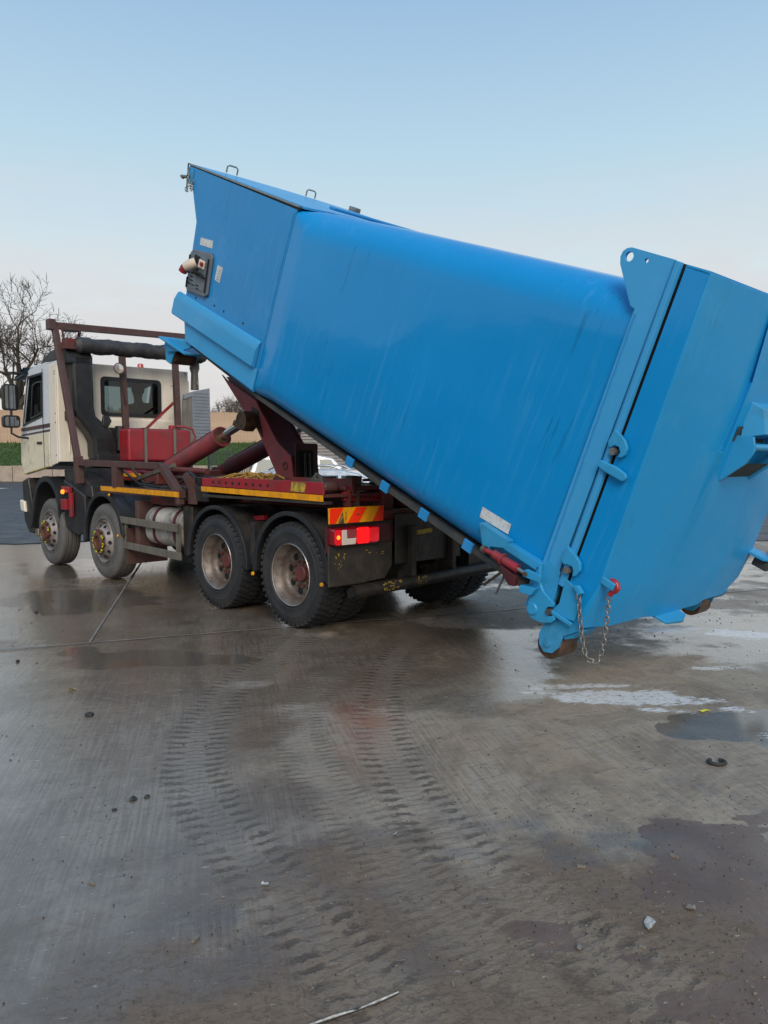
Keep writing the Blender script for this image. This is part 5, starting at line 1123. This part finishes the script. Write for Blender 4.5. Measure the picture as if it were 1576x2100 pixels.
# lids over the hopper with grab handles, rim gap, hinge line
for k, (b0, b1) in enumerate(((0.05, 1.235), (1.265, 2.45))):
    vs = []
    for a, dz in ((6.20, 0.0), (5.2, 0.02), (4.6, 0.03), (3.98, 0.04)):
        for i in range(5):
            t = i/4; b = b0+(b1-b0)*t; crown = 0.035*math.sin(PI*b/2.5)
            vs.append((a, b, 1.872+dz*0.6*(b/2.5+0.2)+crown*(0.4+0.6*(6.2-a)/2.2)))
    for a, b, n in list(vs): vs.append((a, b, n-0.02))
    fs = []
    for o_ in (0, 20):
        for i in range(3):
            for j in range(4): fs.append((o_+i*5+j, o_+i*5+j+1, o_+i*5+j+6, o_+i*5+j+5))
    for i in range(3): fs += [(i*5, i*5+5, 20+i*5+5, 20+i*5), (i*5+4, i*5+9, 20+i*5+9, 20+i*5+4)]
    for j in range(4): fs += [(j, j+1, 21+j, 20+j), (15+j, 16+j, 36+j, 35+j)]
    lid = MB().faces(vs, fs).build('lid', 'blue_pale', C, angle=30)
    bh = 0.53 if k == 0 else 1.68
    MB().tube([(6.185, bh-0.07, 1.89), (6.185, bh-0.07, 1.955), (6.185, bh-0.045, 1.972), (6.185, bh+0.045, 1.972), (6.185, bh+0.07, 1.955), (6.185, bh+0.07, 1.89)], 0.009, 8).build('lid_handle', 'steel', lid)
MB().box(4.0, 6.19, 0.006, 0.03, 1.838, 1.856).build('rim_seal', 'hole', C)
MB().box(4.02, 6.22, 0.0, 0.045, 1.858, 1.872).build('lid_rim', 'steel', C)
MB().box(3.88, 3.96, 0.3, 1.6, 1.925, 1.955).build('lid_hinge', 'blue_hopper', C, bevel=0.01)
MB().box(6.10, 6.24, 2.36, 2.46, 1.87, 1.93).build('hinge_block', 'steel', C, bevel=0.01)
# front-top pin, plate and chain
MB().side([(6.04, 1.67), (6.16, 1.67), (6.19, 1.84), (6.06, 1.83)], -0.008, -0.002).build('pin_plate', 'blue_hw', C, bevel=0.003)
MB().bar((6.212, -0.005, 1.87), (6.145, -0.005, 1.60), 0.010, 0.018).build('lock_bar', 'greymix', C)
lp = MB().cyl((6.17, -0.012, 1.73), (6.28, -0.012, 1.715), 0.018).build('lock_pin', 'steel', C)
MB().tube([(6.28+0.022*math.cos(t), -0.012+0.022*math.sin(t), 1.71+0.015*math.cos(t)) for t in [2*PI*i/12 for i in range(13)]], 0.005, 6, cap=False).build('pin_ring', 'steel', lp)
def link_mesh(L_=0.046, W_=0.026, r=0.0052):
    pts = []
    for i in range(8): t = PI/2 + PI*i/7; pts.append((-(L_/2-W_/2) + W_/2*math.cos(t), W_/2*math.sin(t), 0))
    for i in range(8): t = -PI/2 + PI*i/7; pts.append(((L_/2-W_/2) + W_/2*math.cos(t), W_/2*math.sin(t), 0))
    pts.append(pts[0]); return MB(False).tube(pts, r, 6, cap=False)
def chain(parent, pts_world, m, pitch, **kw):
    """links laid along a world-space polyline, parented to a part of the container"""
    inv = C.matrix_world.inverted(); P_ = [inv @ Vector(p) for p in pts_world]
    seg = [0]; 
    for p, q in zip(P_[:-1], P_[1:]): seg.append(seg[-1]+(q-p).length)
    n = int(seg[-1]/pitch); first = None
    for k in range(n):
        s_ = (k+0.5)*pitch; i = max(j for j in range(len(seg)-1) if seg[j] <= s_)
        d = (P_[i+1]-P_[i]).normalized(); p = P_[i] + d*(s_-seg[i])
        if first is None: first = link_mesh(**kw).build('chain_link', m, parent, angle=80); o = first
        else: o = dup_child(first, parent)
        q = Vector((1,0,0)).rotation_difference(d); o.rotation_mode = 'QUATERNION'
        from mathutils import Quaternion
        o.rotation_quaternion = q @ Quaternion((1,0,0), (PI/2 if k % 2 else 0) + 0.35 + 0.1*math.sin(k*2.1)); o.location = p
def CP(a, b, n): return C.matrix_world @ Vector((a, -b, n))
pr = MB().box(6.15, 6.17, -0.016, -0.002, 1.81, 1.83).build('pin_chain_lug', 'steel', C)
p0, p1 = CP(6.16, -0.015, 1.80), CP(6.04, -0.015, 1.74)
chain(pr, [p0.lerp(p1, t) - Vector((0, 0, 0.17*math.sin(PI*t))) for t in [i/10 for i in range(11)]], 'steel', 0.034, L_=0.042, W_=0.024, r=0.004)
p2 = CP(6.16, -0.015, 1.62); chain(pr, [p0.lerp(p2, t) - Vector((0, 0, 0.12*math.sin(PI*t))) for t in [i/10 for i in range(11)]], 'steel', 0.034, L_=0.042, W_=0.024, r=0.004)
# electrical inlet panel
ep = MB().side([(5.70, 0.625), (5.66, 0.588), (5.27, 0.63), (5.225, 0.67), (5.275, 1.06), (5.32, 1.10), (5.70, 1.045), (5.745, 1.0)], -0.035, -0.002).build('inlet_panel', 'grey_panel', C, bevel=0.012)
MB().side([(5.66, 1.0), (5.35, 1.045), (5.305, 0.68), (5.62, 0.64)], -0.040, -0.036).build('panel_field', 'grey_panel', ep, bevel=0.002)
for p, q in (((5.725, 0.98), (5.70, 0.78)), ((5.69, 0.74), (5.675, 0.63)), ((5.315, 1.03), (5.262, 0.68))):
    MB().bar((p[0], -0.0405, p[1]), (q[0], -0.0405, q[1]), 0.006, 0.022, up=(0,1,0)).build('panel_slot', 'hole', ep)
for (a, n) in ((5.60, 0.80), (5.595, 0.76), (5.59, 0.72), (5.62, 0.68), (5.54, 0.68), (5.45, 0.70), (5.43, 0.67)):
    MB().side([(a+0.035, n), (a-0.03, n+0.005), (a-0.028, n+0.017), (a+0.035, n+0.013)], -0.043, -0.0405).build('vent_slot', 'hole', ep)
MB().box(5.50, 5.61, -0.050, -0.040, 0.93, 1.01).build('inlet_recess', 'hole', ep, bevel=0.006)
MB().box(5.36, 5.49, -0.060, -0.040, 0.90, 0.99).build('socket_plate', 'socket', ep, bevel=0.01)
MB().cyl((5.39, -0.062, 0.955), (5.39, -0.085, 0.95), 0.022).build('stop_button', 'red', ep)
MB().tube([(5.57, -0.04, 0.93), (5.60, -0.09, 0.89), (5.64, -0.115, 0.85)], [0.055, 0.058, 0.050], 18).build('inlet_socket', 'socket', ep)
MB().cyl((5.645, -0.118, 0.845), (5.665, -0.125, 0.79), 0.048, 18).build('socket_cap', 'red', ep)
MB().tube([(5.50, -0.05, 0.88), (5.46, -0.10, 0.84), (5.40, -0.07, 0.85), (5.36, -0.05, 0.83)], 0.016, 8).build('panel_lever', 'hole', ep)
MB().box(5.31, 5.52, -0.075, -0.045, 0.815, 0.835).build('panel_lever', 'hole', ep, bevel=0.004)
# labels
def label(pts, name='label', m='label', y=-0.0015): return MB().side(pts, y-0.0015, y).build(name, m, C, smooth=False)
label([(5.637, 1.194), (5.374, 1.22), (5.361, 1.141), (5.627, 1.117)])
l2 = label([(5.186, 1.012), (5.071, 1.010), (5.075, 0.848), (5.182, 0.855)])
for k, (z, w_) in enumerate(((0.99, .03), (0.972, .06), (0.955, .05), (0.93, .07), (0.91, .045), (0.895, .07), (0.878, .06), (0.866, .07))):
    MB().side([(5.085, z), (5.085+w_, z), (5.085+w_, z+0.005), (5.085, z+0.005)], -0.0042, -0.0032).build('text_line', 'print_red' if k == 0 else 'print', l2, smooth=False)
label([(5.70, 0.525), (5.60, 0.535), (5.59, 0.465), (5.69, 0.455)])
for a, n in ((5.484, .565), (5.082, .60), (4.876, .60), (4.476, .60)): MB().lathe([(-0.002, 0.012), (0, 0.012)], (a, -0.001, n), 10, caps=True).build('drain_hole', 'hole', C)
label([(0.865, 0.345), (0.575, 0.352), (0.568, 0.272), (0.858, 0.262)], y=0.018)
# rear frame: side posts, lifting ears with eyes, top and bottom beams
ear = [(0.205, 0.16), (0.315, 2.027), (0.352, 2.036), (0.535, 2.250), (0.553, 2.292), (0.550, 2.326), (0.530, 2.350), (0.500, 2.362), (0.19, 2.366), (0.06, 0.19)]
for y0, y1 in ((0.0, 0.028), (2.472, 2.50)):
    MB().side(ear, y0, y1, [circ(0.493, 2.306, 0.030, 20), circ(0.368, 2.312, 0.014, 14)]).build('rear_post', 'blue_pale', C, bevel=0.003)
    s_ = -1 if y0 < 1 else 1; yb = y0 if y0 < 1 else y1
    MB().faces([(a_, yb + s_*d_, n_) for (n_, o_) in ((0.19, 0.0), (2.362, 0.0)) for a_, d_ in ((a_g(n_)+0.075, 0.001), (a_g(n_)+0.05, 0.028), (a_g(n_)+0.018, 0.030), (a_g(n_)+0.008, 0.001))],
               [(0,1,5,4), (1,2,6,5), (2,3,7,6), (3,0,4,7), (0,1,2,3), (4,5,6,7)]).build('post_bead', 'blue_pale', C, bevel=0.004)
    MB().side([(a_g(0.05)+0.006, 0.05), (a_g(2.36)+0.006, 2.36), (a_g(2.36)+0.05, 2.36), (a_g(0.05)+0.05, 0.05)], y0+0.03 if y0 < 1 else 2.36, 0.14 if y0 < 1 else 2.47).build('door_seal', 'hole', C)
MB().side([(0.11, 2.18), (0.30, 2.16), (0.30, 2.30), (0.12, 2.33)], 0.03, 2.47).build('top_beam', 'blue_pale', C, bevel=0.01)
MB().side([(0.02, 0.02), (0.26, 0.02), (0.28, 0.16), (0.03, 0.16)], 0.03, 2.47).build('bottom_beam', 'blue_hw', C, bevel=0.01)
# tailgate: folded panel standing off the frame
fold = [(0.0, 0.0), (0.46, -0.050), (0.86, -0.055), (0.93, -0.085), (1.60, -0.085), (1.67, -0.055), (2.04, -0.050), (2.50, 0.0)]
nl = [0.0, 0.10, 0.341, 0.8, 1.3, 1.8, 2.353]; vs = []; n_f = len(fold)
for n_ in nl:
    sc2 = 0.35 + 0.65*min(1, (2.353-n_)/0.5) if n_ > 1.8 else 1
    sh = 0.30*(1-n_/2.35)*0 + (0.30*(n_/2.35) - 0.12)        # the inner folds run slightly aslant
    for j, (b, d_) in enumerate(fold):
        bb_ = b + (sh if j in (1, 2) else (-sh if j in (5, 6) else 0)); dd_ = d_*sc2
        cut = 0.0
        vs.append((a_r(n_)+dd_, bb_, n_ if not (n_ == 0.0 and (b >= 2.4)) else 0.10))
fs = []
for i in range(len(nl)-1):
    for j in range(n_f-1): fs.append((i*n_f+j, i*n_f+j+1, (i+1)*n_f+j+1, (i+1)*n_f+j))
k0 = len(vs)
for n_ in nl: vs += [(a_g(n_)-0.010, 0.0, n_), (a_g(n_)-0.010, 2.5, n_)]
for i in range(len(nl)-1):
    fs.append((i*n_f, (i+1)*n_f, k0+2*(i+1), k0+2*i)); fs.append((i*n_f+n_f-1, (i+1)*n_f+n_f-1, k0+2*(i+1)+1, k0+2*i+1)); fs.append((k0+2*i, k0+2*i+1, k0+2*i+3, k0+2*i+2))
top_i = (len(nl)-1)
fs.append(tuple(top_i*n_f+j for j in range(n_f)) + (k0+2*top_i+1, k0+2*top_i)); fs.append(tuple(range(n_f)) + (k0+1, k0))
tg = MB().faces(vs, fs).build('tailgate', 'blue_tail', C, bevel=0.05, angle=14, segs=5)
MB().side([(-0.055, 2.34), (0.105, 2.34), (0.105, 2.36), (-0.055, 2.362)], 0.0, 2.5).build('tailgate_cap', 'blue_tail', tg)
# flat strip down the door side, in the body blue
MB().side([(a_g(2.34)-0.012, 2.34), (a_r(2.34)+0.012, 2.34), (a_r(0.341)+0.012, 0.341), (a_r(0.05)+0.05, 0.06), (a_g(0.06)-0.012, 0.06)], -0.006, -0.0005).build('door_edge_strip', 'blue', tg, bevel=0.002)
# door hinge hooks with pins
hookA = [(0.082, 1.313), (0.034, 1.298), (-0.011, 1.278), (-0.047, 1.245), (-0.055, 1.199), (-0.036, 1.166), (-0.009, 1.16), (-0.016, 1.195), (0.006, 1.221), (0.041, 1.219), (0.059, 1.193), (0.083, 1.2), (0.093, 1.232)]
hookB = [(0.060, 0.47), (0.029, 0.456), (-0.021, 0.444), (-0.074, 0.415), (-0.097, 0.368), (-0.083, 0.317), (-0.061, 0.306), (-0.054, 0.342), (-0.032, 0.365), (0.004, 0.358), (0.031, 0.343), (0.06, 0.36)]
for hk, pin in ((hookA, (0.030, 1.181)), (hookB, (-0.010, 0.319))):
    h = MB().side(hk, -0.050, -0.020).build('hinge_hook', 'blue_hw', C, bevel=0.006)
    MB().cyl((pin[0], -0.058, pin[1]), (pin[0], 0.0, pin[1]), 0.024, 20).build('hinge_pin', 'steel', h)
    MB().side([(pin[0]+0.05, pin[1]-0.09), (pin[0]+0.065, pin[1]+0.02), (pin[0]+0.02, pin[1]+0.05), (pin[0]+0.0, pin[1]-0.09)], -0.012, -0.004).build('hinge_pocket', 'under', h)
MB().side([(0.092, 1.095), (-0.038, 1.104), (-0.112, 1.090), (-0.128, 1.070), (-0.120, 1.042), (-0.103, 1.034), (0.032, 1.038), (0.092, 1.050)], -0.055, -0.025).build('guide_finger', 'blue_hw', C, bevel=0.008)
# bottom hinge foot, latch and gusset, near corner roller
foot = [(0.217, 0.223), (0.185, 0.242), (0.150, 0.136), (0.085, 0.083), (-0.02, 0.058), (-0.024, 0.033), (0.012, 0.012), (0.020, -0.022), (0.0, -0.045), (-0.03, -0.040), (-0.055, -0.011), (-0.077, -0.039), (-0.06, -0.077), (0.003, -0.119), (0.09, -0.139), (0.148, -0.122), (0.171, -0.049), (0.190, 0.08)]
ft = MB().side(foot, -0.045, -0.015).build('latch_foot', 'blue_hw', C, bevel=0.007)
MB().lathe([(-0.012, 0.0001), (-0.012, 0.038), (-0.004, 0.045), (0, 0.045)], (0.115, -0.046, -0.07), 24).build('foot_boss', 'blue_hw', ft)
MB().cyl((-0.012, -0.06, -0.013), (-0.012, 0.0, -0.013), 0.022, 18).build('latch_pin', 'greymix', ft)
MB().side([(-0.014, -0.005), (-0.042, 0.075), (-0.010, 0.255), (-0.14, 0.229), (-0.188, 0.176), (-0.196, 0.024), (-0.085, -0.012)], -0.022, -0.007).build('corner_gusset', 'blue_hw', C, bevel=0.004)
MB().bar((-0.02, -0.035, -0.008), (-0.20, -0.035, 0.0), 0.02, 0.03).build('latch_bar', 'blue_hw', C, bevel=0.006)
MB().side([(0.206, 0.235), (0.16, 0.30), (0.035, 0.26), (0.005, 0.03), (0.11, -0.09), (0.20, -0.10)], -0.012, -0.001).build('post_foot', 'blue_hw', C, bevel=0.004)
def corner_roller(b0, b1, name):
    cheek = [(0.010, -0.110), (0.018, -0.225), (-0.012, -0.285), (-0.075, -0.320), (-0.135, -0.290), (-0.165, -0.215), (-0.155, -0.125)]
    for y0 in (b0, b1-0.022): MB().side(cheek, y0, y0+0.022).build('roller_cheek', 'blue_hw', C, bevel=0.006)
    MB().side([(0.0, -0.105), (-0.10, -0.02), (-0.25, -0.03), (-0.23, -0.10), (-0.168, -0.155)], b0+0.0225, b1-0.023).build('roller_mount', 'blue_hw', C, bevel=0.008)
    MB().side([(0.010, -0.112), (0.03, 0.02), (-0.20, 0.03), (-0.245, -0.03), (-0.158, -0.128)], b0+0.001, b0+0.02).build('mount_web', 'blue_hw', C, bevel=0.004)
    MB().side([(0.13, -0.10), (0.13, 0.0), (-0.2, 0.0), (-0.16, -0.12), (0.0, -0.12)], b0+0.03, b1-0.03).build('mount_block', 'blue_hw', C, bevel=0.006)
    r = MB().lathe([(0.0, 0.04), (0.0, 0.092), (0.004, 0.097), (b1-b0-0.056, 0.097), (b1-b0-0.052, 0.092), (b1-b0-0.052, 0.04)], (-0.078, b0+0.026, -0.262), 40).build('rear_roller', 'roller', C)
    MB().cyl((-0.078, b0-0.012, -0.245), (-0.078, b1+0.01, -0.245), 0.022, 12).build('roller_axle', 'blue_hw', r)
corner_roller(0.0, 0.27, 'near'); corner_roller(2.20, 2.47, 'far')
MB().flat([(-0.26, 0.90), (-0.42, 0.93), (-0.45, 1.15), (-0.40, 1.28), (-0.26, 1.30)], -0.02, 0.004).build('door_step', 'blue_hw', C, bevel=0.006)
MB().flat([(-0.24, 2.38), (-0.40, 2.40), (-0.45, 2.50), (-0.42, 2.56), (-0.30, 2.58), (-0.20, 2.56)], 0.36, 0.39).build('corner_latch', 'blue_hw', C, bevel=0.008)
MB().box(-0.44, -0.30, 2.46, 2.54, 0.27, 0.35).build('latch_block', 'under', C, bevel=0.01); MB().flat([(-0.36, 2.50), (-0.50, 2.52), (-0.50, 2.60), (-0.36, 2.60)], 0.41, 0.45).build('latch_handle', 'blue_hw', C, bevel=0.008)
# rear hook pocket in the middle of the tailgate
pk = MB().faces([(-0.18, 1.05, 1.68), (-0.29, 1.08, 1.66), (-0.37, 1.11, 1.50), (-0.25, 1.05, 1.42), (-0.18, 1.57, 1.68), (-0.29, 1.52, 1.66), (-0.37, 1.48, 1.50), (-0.25, 1.57, 1.42)],
    [(0,1,5,4), (1,2,6,5), (0,1,2,3), (4,5,6,7), (2,3,7,6)]).build('hook_hood', 'blue_hw', C, bevel=0.006)
for y in (1.01, 1.53):
    MB().side([(-0.22, 1.43), (-0.34, 1.47), (-0.39, 1.39), (-0.38, 1.29), (-0.27, 1.10), (-0.22, 1.10)], y, y+0.03).build('hook_cheek', 'blue_hw', C, bevel=0.006)
MB().faces([(-0.26, 1.045, 1.12), (-0.26, 1.525, 1.12), (-0.35, 1.525, 1.27), (-0.35, 1.045, 1.27)], [(0,1,2,3)]).build('hook_chute', 'under', C)
MB().faces([(-0.235, 0.97, 1.10), (-0.235, 1.52, 1.10), (-0.235, 1.52, 1.50), (-0.235, 0.97, 1.50)], [(0,1,2,3)]).build('hook_recess', 'under', C)
MB().cyl((-0.36, 1.03, 1.40), (-0.36, 1.56, 1.40), 0.025, 18).build('hook_bar', 'blue_hw', C)
# screw strut of the bottom lock and its rails
MB().side([(0.80, 0.245), (0.78, 0.262), (0.50, 0.262), (0.50, 0.20), (0.63, 0.14), (0.64, 0.085), (0.67, 0.07)], -0.050, 0.02).build('strut_bracket', 'blue_hw', C, bevel=0.005)
MB().side([(0.56, 0.185), (0.19, 0.190), (0.19, 0.250), (0.56, 0.235)], -0.045, 0.03).build('strut_channel', 'blue_hw', C, bevel=0.006)
sr = MB().tube([(0.66, -0.09, 0.110), (0.56, -0.09, 0.128), (0.55, -0.09, 0.128), (0.32, -0.09, 0.140)], [0.016, 0.020, 0.032, 0.032], 18).build('screw_strut', 'red', C)
MB().tube([(0.66, -0.09, 0.110), (0.63, -0.09, 0.115)], 0.03, 16).build('strut_eye', 'greymix', sr)
MB().tube([(0.47, -0.09, 0.133), (0.455, -0.09, 0.133)], 0.046, 20).build('strut_collar', 'red', sr)
MB().tube([(0.32, -0.09, 0.140), (0.25, -0.09, 0.144)], 0.015, 12).build('strut_screw', 'steel', sr)
MB().side([(0.46, 0.10), (0.30, 0.09), (0.28, 0.02), (0.33, 0.0), (0.43, 0.05)], -0.11, -0.07).build('ratchet_pawl', 'red_dark', sr, bevel=0.006)
MB().bar((0.42, -0.10, 0.06), (0.50, -0.14, -0.10), 0.014, 0.02).build('ratchet_handle', 'grease', sr); MB().bar((0.40, -0.09, 0.06), (0.40, -0.10, -0.12), 0.012, 0.012).build('ratchet_handle', 'greymix', sr)
MB().side([(0.26, 0.165), (0.24, 0.185), (0.12, 0.205), (0.11, 0.155), (0.25, 0.12)], -0.11, -0.085).build('strut_fork', 'blue_hw', C, bevel=0.005)
MB().side([(0.25, 0.05), (0.12, 0.10), (0.14, 0.03), (0.24, 0.0)], -0.10, -0.02).build('strut_fork', 'blue_hw', C, bevel=0.005)
MB().cyl((0.235, -0.12, 0.150), (0.235, -0.07, 0.150), 0.018).build('strut_pin', 'greymix', C)
MB().tube([(a_g(n_)+0.205+0.002*math.sin(n_*37), 0.0, n_) for n_ in [0.2+0.06*i for i in range(31)]], 0.006, 6).build('weld_bead', 'blue_hopper', C)
MB().tube([(4.055+0.002*math.sin(n_*41), -0.002, n_) for n_ in [0.30+0.05*i for i in range(31)]], 0.006, 6).build('weld_bead', 'blue_hopper', C)
# hanging chain with the red grab hook
an = MB().side([(-0.185, 0.245), (-0.13, 0.275), (-0.10, 0.255), (-0.16, 0.215)], -0.06, -0.02).build('chain_lug', 'blue_hw', C, bevel=0.004)
w0 = CP(-0.155, -0.045, 0.225); w1 = CP(-0.322, 0.025, 0.312)
cpts = []
for i in range(41):
    t = i/40; x = 2*t-1; base = w0.lerp(w1, t); cpts.append(base - Vector((0, 0, (1-abs(x)**3.2)*(0.44+0.02*t))))
chain(an, cpts, 'steel', 0.037)
hkk = MB().tube([CPi for CPi in [(-0.322, 0.03, 0.31), (-0.330, 0.03, 0.335), (-0.345, 0.03, 0.352), (-0.352, 0.03, 0.378), (-0.335, 0.03, 0.402), (-0.305, 0.03, 0.408), (-0.280, 0.03, 0.395)]], [0.020, 0.017, 0.020, 0.022, 0.021, 0.018, 0.012], 14).build('grab_hook', 'red', C)
MB().box(-0.34, -0.24, -0.005, 0.02, 0.355, 0.405).build('hook_keeper', 'blue_hw', C, bevel=0.006)

# ------------------------------------------------------------------ small things on the ground
def lump(name, x, y, s, m, label, cat, group=None, seed=0, flat_=0.6, kind=None):
    rnd = random.Random(seed); bm_ = bmesh.new(); bmesh.ops.create_icosphere(bm_, subdivisions=2, radius=1)
    for v in bm_.verts: v.co = Vector((v.co.x*(1+rnd.uniform(-.28,.28))*s, v.co.y*(1+rnd.uniform(-.28,.28))*s*0.8, v.co.z*(1+rnd.uniform(-.2,.2))*s*flat_))
    me = bpy.data.meshes.new(name); bm_.to_mesh(me); bm_.free(); me.materials.append(M[m]); o = bpy.data.objects.new(name, me); COL.objects.link(o)
    o.location = (x, y, s*flat_*0.6); o.rotation_euler.z = rnd.uniform(0, 6); return tag(o, label, cat, group, kind)
for i, (x, y, s) in enumerate(((-1.90, 4.86, .030), (-1.22, 3.63, .022), (-1.16, 3.66, .017), (-1.27, 3.52, .012), (-3.0, 6.2, .02), (-3.75, 8.2, .022))):
    lump('pebble', x, y, s, 'stone_dark', ['dark grit lump alone on the wet concrete at left', 'larger of two dark lumps side by side, left of the middle tracks', 'smaller dark lump touching the larger one, left of the middle tracks', 'tiny dark lump just nearer than the touching pair', 'dark lump on the shiny concrete near the left edge', 'dark lump on the wet concrete left of the second front wheel'][i], 'pebble', 'dark lumps on the concrete', seed=i)
# gravel and grit, uncountable
gm = MB(False); rg = random.Random(21)
for i in range(2600):
    if rg.random() < 0.5: x, y = rg.gauss(1.2, 1.2), rg.uniform(1.9, 3.8)
    else: x, y = rg.uniform(-4.5, 4.5), rg.uniform(2, 14)
    s = rg.uniform(0.002, 0.006)*(1+0.15*y)*(0.7 if y < 4 else 1); h = s*0.8
    a = rg.uniform(0, 6); pts = [(x+s*math.cos(a+k*2.09)*rg.uniform(.7, 1.2), y+s*math.sin(a+k*2.09)*rg.uniform(.7, 1.2), 0.001) for k in range(3)]
    gm.faces(pts + [(x, y, h+0.001)], [(0,1,3), (1,2,3), (2,0,3)])
tag(gm.build('loose_grit', 'stone_dark', smooth=False, weld=False), 'fine dark grit scattered over the wet concrete', 'grit', kind='stuff')
gm = MB(False)
for i in range(230):
    x, y = rg.gauss(0.85, 0.7), rg.uniform(1.95, 3.2)
    s = rg.uniform(0.0012, 0.0034) if rg.random() < .93 else rg.uniform(.004, .009); a = rg.uniform(0, 6); L_ = rg.uniform(1, 2.6)
    c_, d_ = math.cos(a), math.sin(a); q = [(x+c_*s*L_-d_*s*.6, y+d_*s*L_+c_*s*.6), (x-c_*s*L_-d_*s*.6, y-d_*s*L_+c_*s*.6), (x-c_*s*L_+d_*s*.6, y-d_*s*L_-c_*s*.6), (x+c_*s*L_+d_*s*.6, y+d_*s*L_-c_*s*.6)]
    z = 0.004+s*0.6
    gm.faces([(p[0], p[1], 0.0) for p in q] + [(p[0], p[1], z) for p in q], [(4,5,6,7), (0,1,5,4), (1,2,6,5), (2,3,7,6), (3,0,4,7)])
tag(gm.build('wood_chips', 'chip', smooth=False, weld=False), 'pale splinters and chips trodden into the mud in front', 'chips', kind='stuff')
# slab joints: sealant lines
def joint(pts, w, z=0.002):
    mb = MB(False); P_ = [Vector((x, y, 0)) for x, y in pts]; rj = random.Random(3); L_, R_ = [], []
    for i, p in enumerate(P_):
        d = (P_[min(i+1, len(P_)-1)]-P_[max(i-1, 0)]).normalized(); n = Vector((-d.y, d.x, 0))*w/2*rj.uniform(.75, 1.25)
        L_.append(p+n+Vector((0,0,z))); R_.append(p-n+Vector((0,0,z)))
    k = len(P_); mb.faces(L_+R_, [(i, i+1, k+i+1, k+i) for i in range(k-1)])
    o = mb.build('slab_joint', 'joint'); return tag(o, kind='structure')
M['joint'] = mat('slab_joint_sealant', (0.25, 0.23, 0.20), 0.5, dirt=(0.12, 0.10, 0.085), dirt_amt=0.8, dscale=6)
def ln(x0, y0, x1, y1, n=30): return [(x0+(x1-x0)*i/n, y0+(y1-y0)*i/n+0.004*math.sin(i*1.7)) for i in range(n+1)]
joint(ln(-9.0, 4.4, 6.0, 10.15, 90), 0.026, 0.0085); joint(ln(-2.66, 6.85, -4.6, 15.3, 40), 0.022, 0.0085)
# scraps
sh_ = MB(False).tube([(0.045*math.cos(t), 0.036*math.sin(t), 0.012) for t in [math.radians(a) for a in range(-240, 61, 20)]], 0.010, 10).build('iron_ring', 'stone_dark'); sh_.location = (1.81, 4.08, 0.0)
tag(sh_, 'black broken iron ring lying on the bare concrete at right', 'ring')
rs_ = random.Random(12)
pts = [(-0.345, 2.13), (-0.27, 2.115), (-0.22, 2.13), (-0.15, 2.165), (-0.08, 2.195), (-0.01, 2.235), (0.045, 2.27)]
st_ = MB(False).tube([(x, y, 0.007+0.002*math.sin(i*2)) for i, (x, y) in enumerate(pts)], [0.003, 0.005, 0.005, 0.006, 0.005, 0.005, 0.003], 5).build('wire_strip', 'grease')
MB(False).tube([(x, y-0.001, 0.0105) for x, y in pts[2:]], [0.0025, 0.0045, 0.003, 0.0042, 0.0025], 4).build('peeling_foil', 'plastic_w', st_)
tag(st_, 'thin dark strip with peeling white foil on the mud at the front edge', 'strip')
def scrap(x, y, s, m, label, seed, name='plastic_scrap', cat='scrap'):
    rp = random.Random(seed); n = 7; mb = MB(False); ring = []
    for k in range(n): t = 2*PI*k/n; r = s*rp.uniform(.5, 1.2); ring.append((r*math.cos(t)*1.5, r*math.sin(t)*0.7, rp.uniform(0.004, 0.012+s*0.25)))
    mb.faces(ring + [(0, 0, 0.010)] + [(p[0]*.95, p[1]*.95, p[2]-0.003) for p in ring] + [(0, 0, 0.006)], [(k, (k+1) % n, n) for k in range(n)] + [(n+1+k, n+1+(k+1) % n, 2*n+1) for k in range(n)])
    o = mb.build(name, m, smooth=False); o.location = (x, y, 0.002); o.rotation_euler.z = rp.uniform(0, 6); return tag(o, label, cat)
scrap(-0.46, 2.88, .016, 'plastic_w', 'small cream scrap near the bottom of the left tracks', 1)
scrap(0.94, 2.62, .030, 'plastic_w', 'white torn scrap lying in the brown slurry', 2)
scrap(1.13, 2.72, .022, 'chip', 'pale flat chip right of the white torn scrap in the slurry', 3, 'wood_chip', 'chip')
scrap(0.66, 2.50, .018, 'chip', 'tan splinter left of the white torn scrap', 4, 'wood_chip', 'chip')
scrap(-2.24, 5.42, .022, 'yellow_scrap', 'tiny yellow scrap on the wet concrete at left', 5)
scrap(2.10, 4.93, .028, 'yellow_scrap', 'yellow scrap beside the puddle at right', 6)
scrap(0.72, 2.02, .016, 'chip', 'tan lump in the mud at the lower right', 7, 'wood_chip', 'chip')
scrap(0.05, 3.28, .009, 'plastic_w', 'tiny white flake between the tyre tracks', 8)
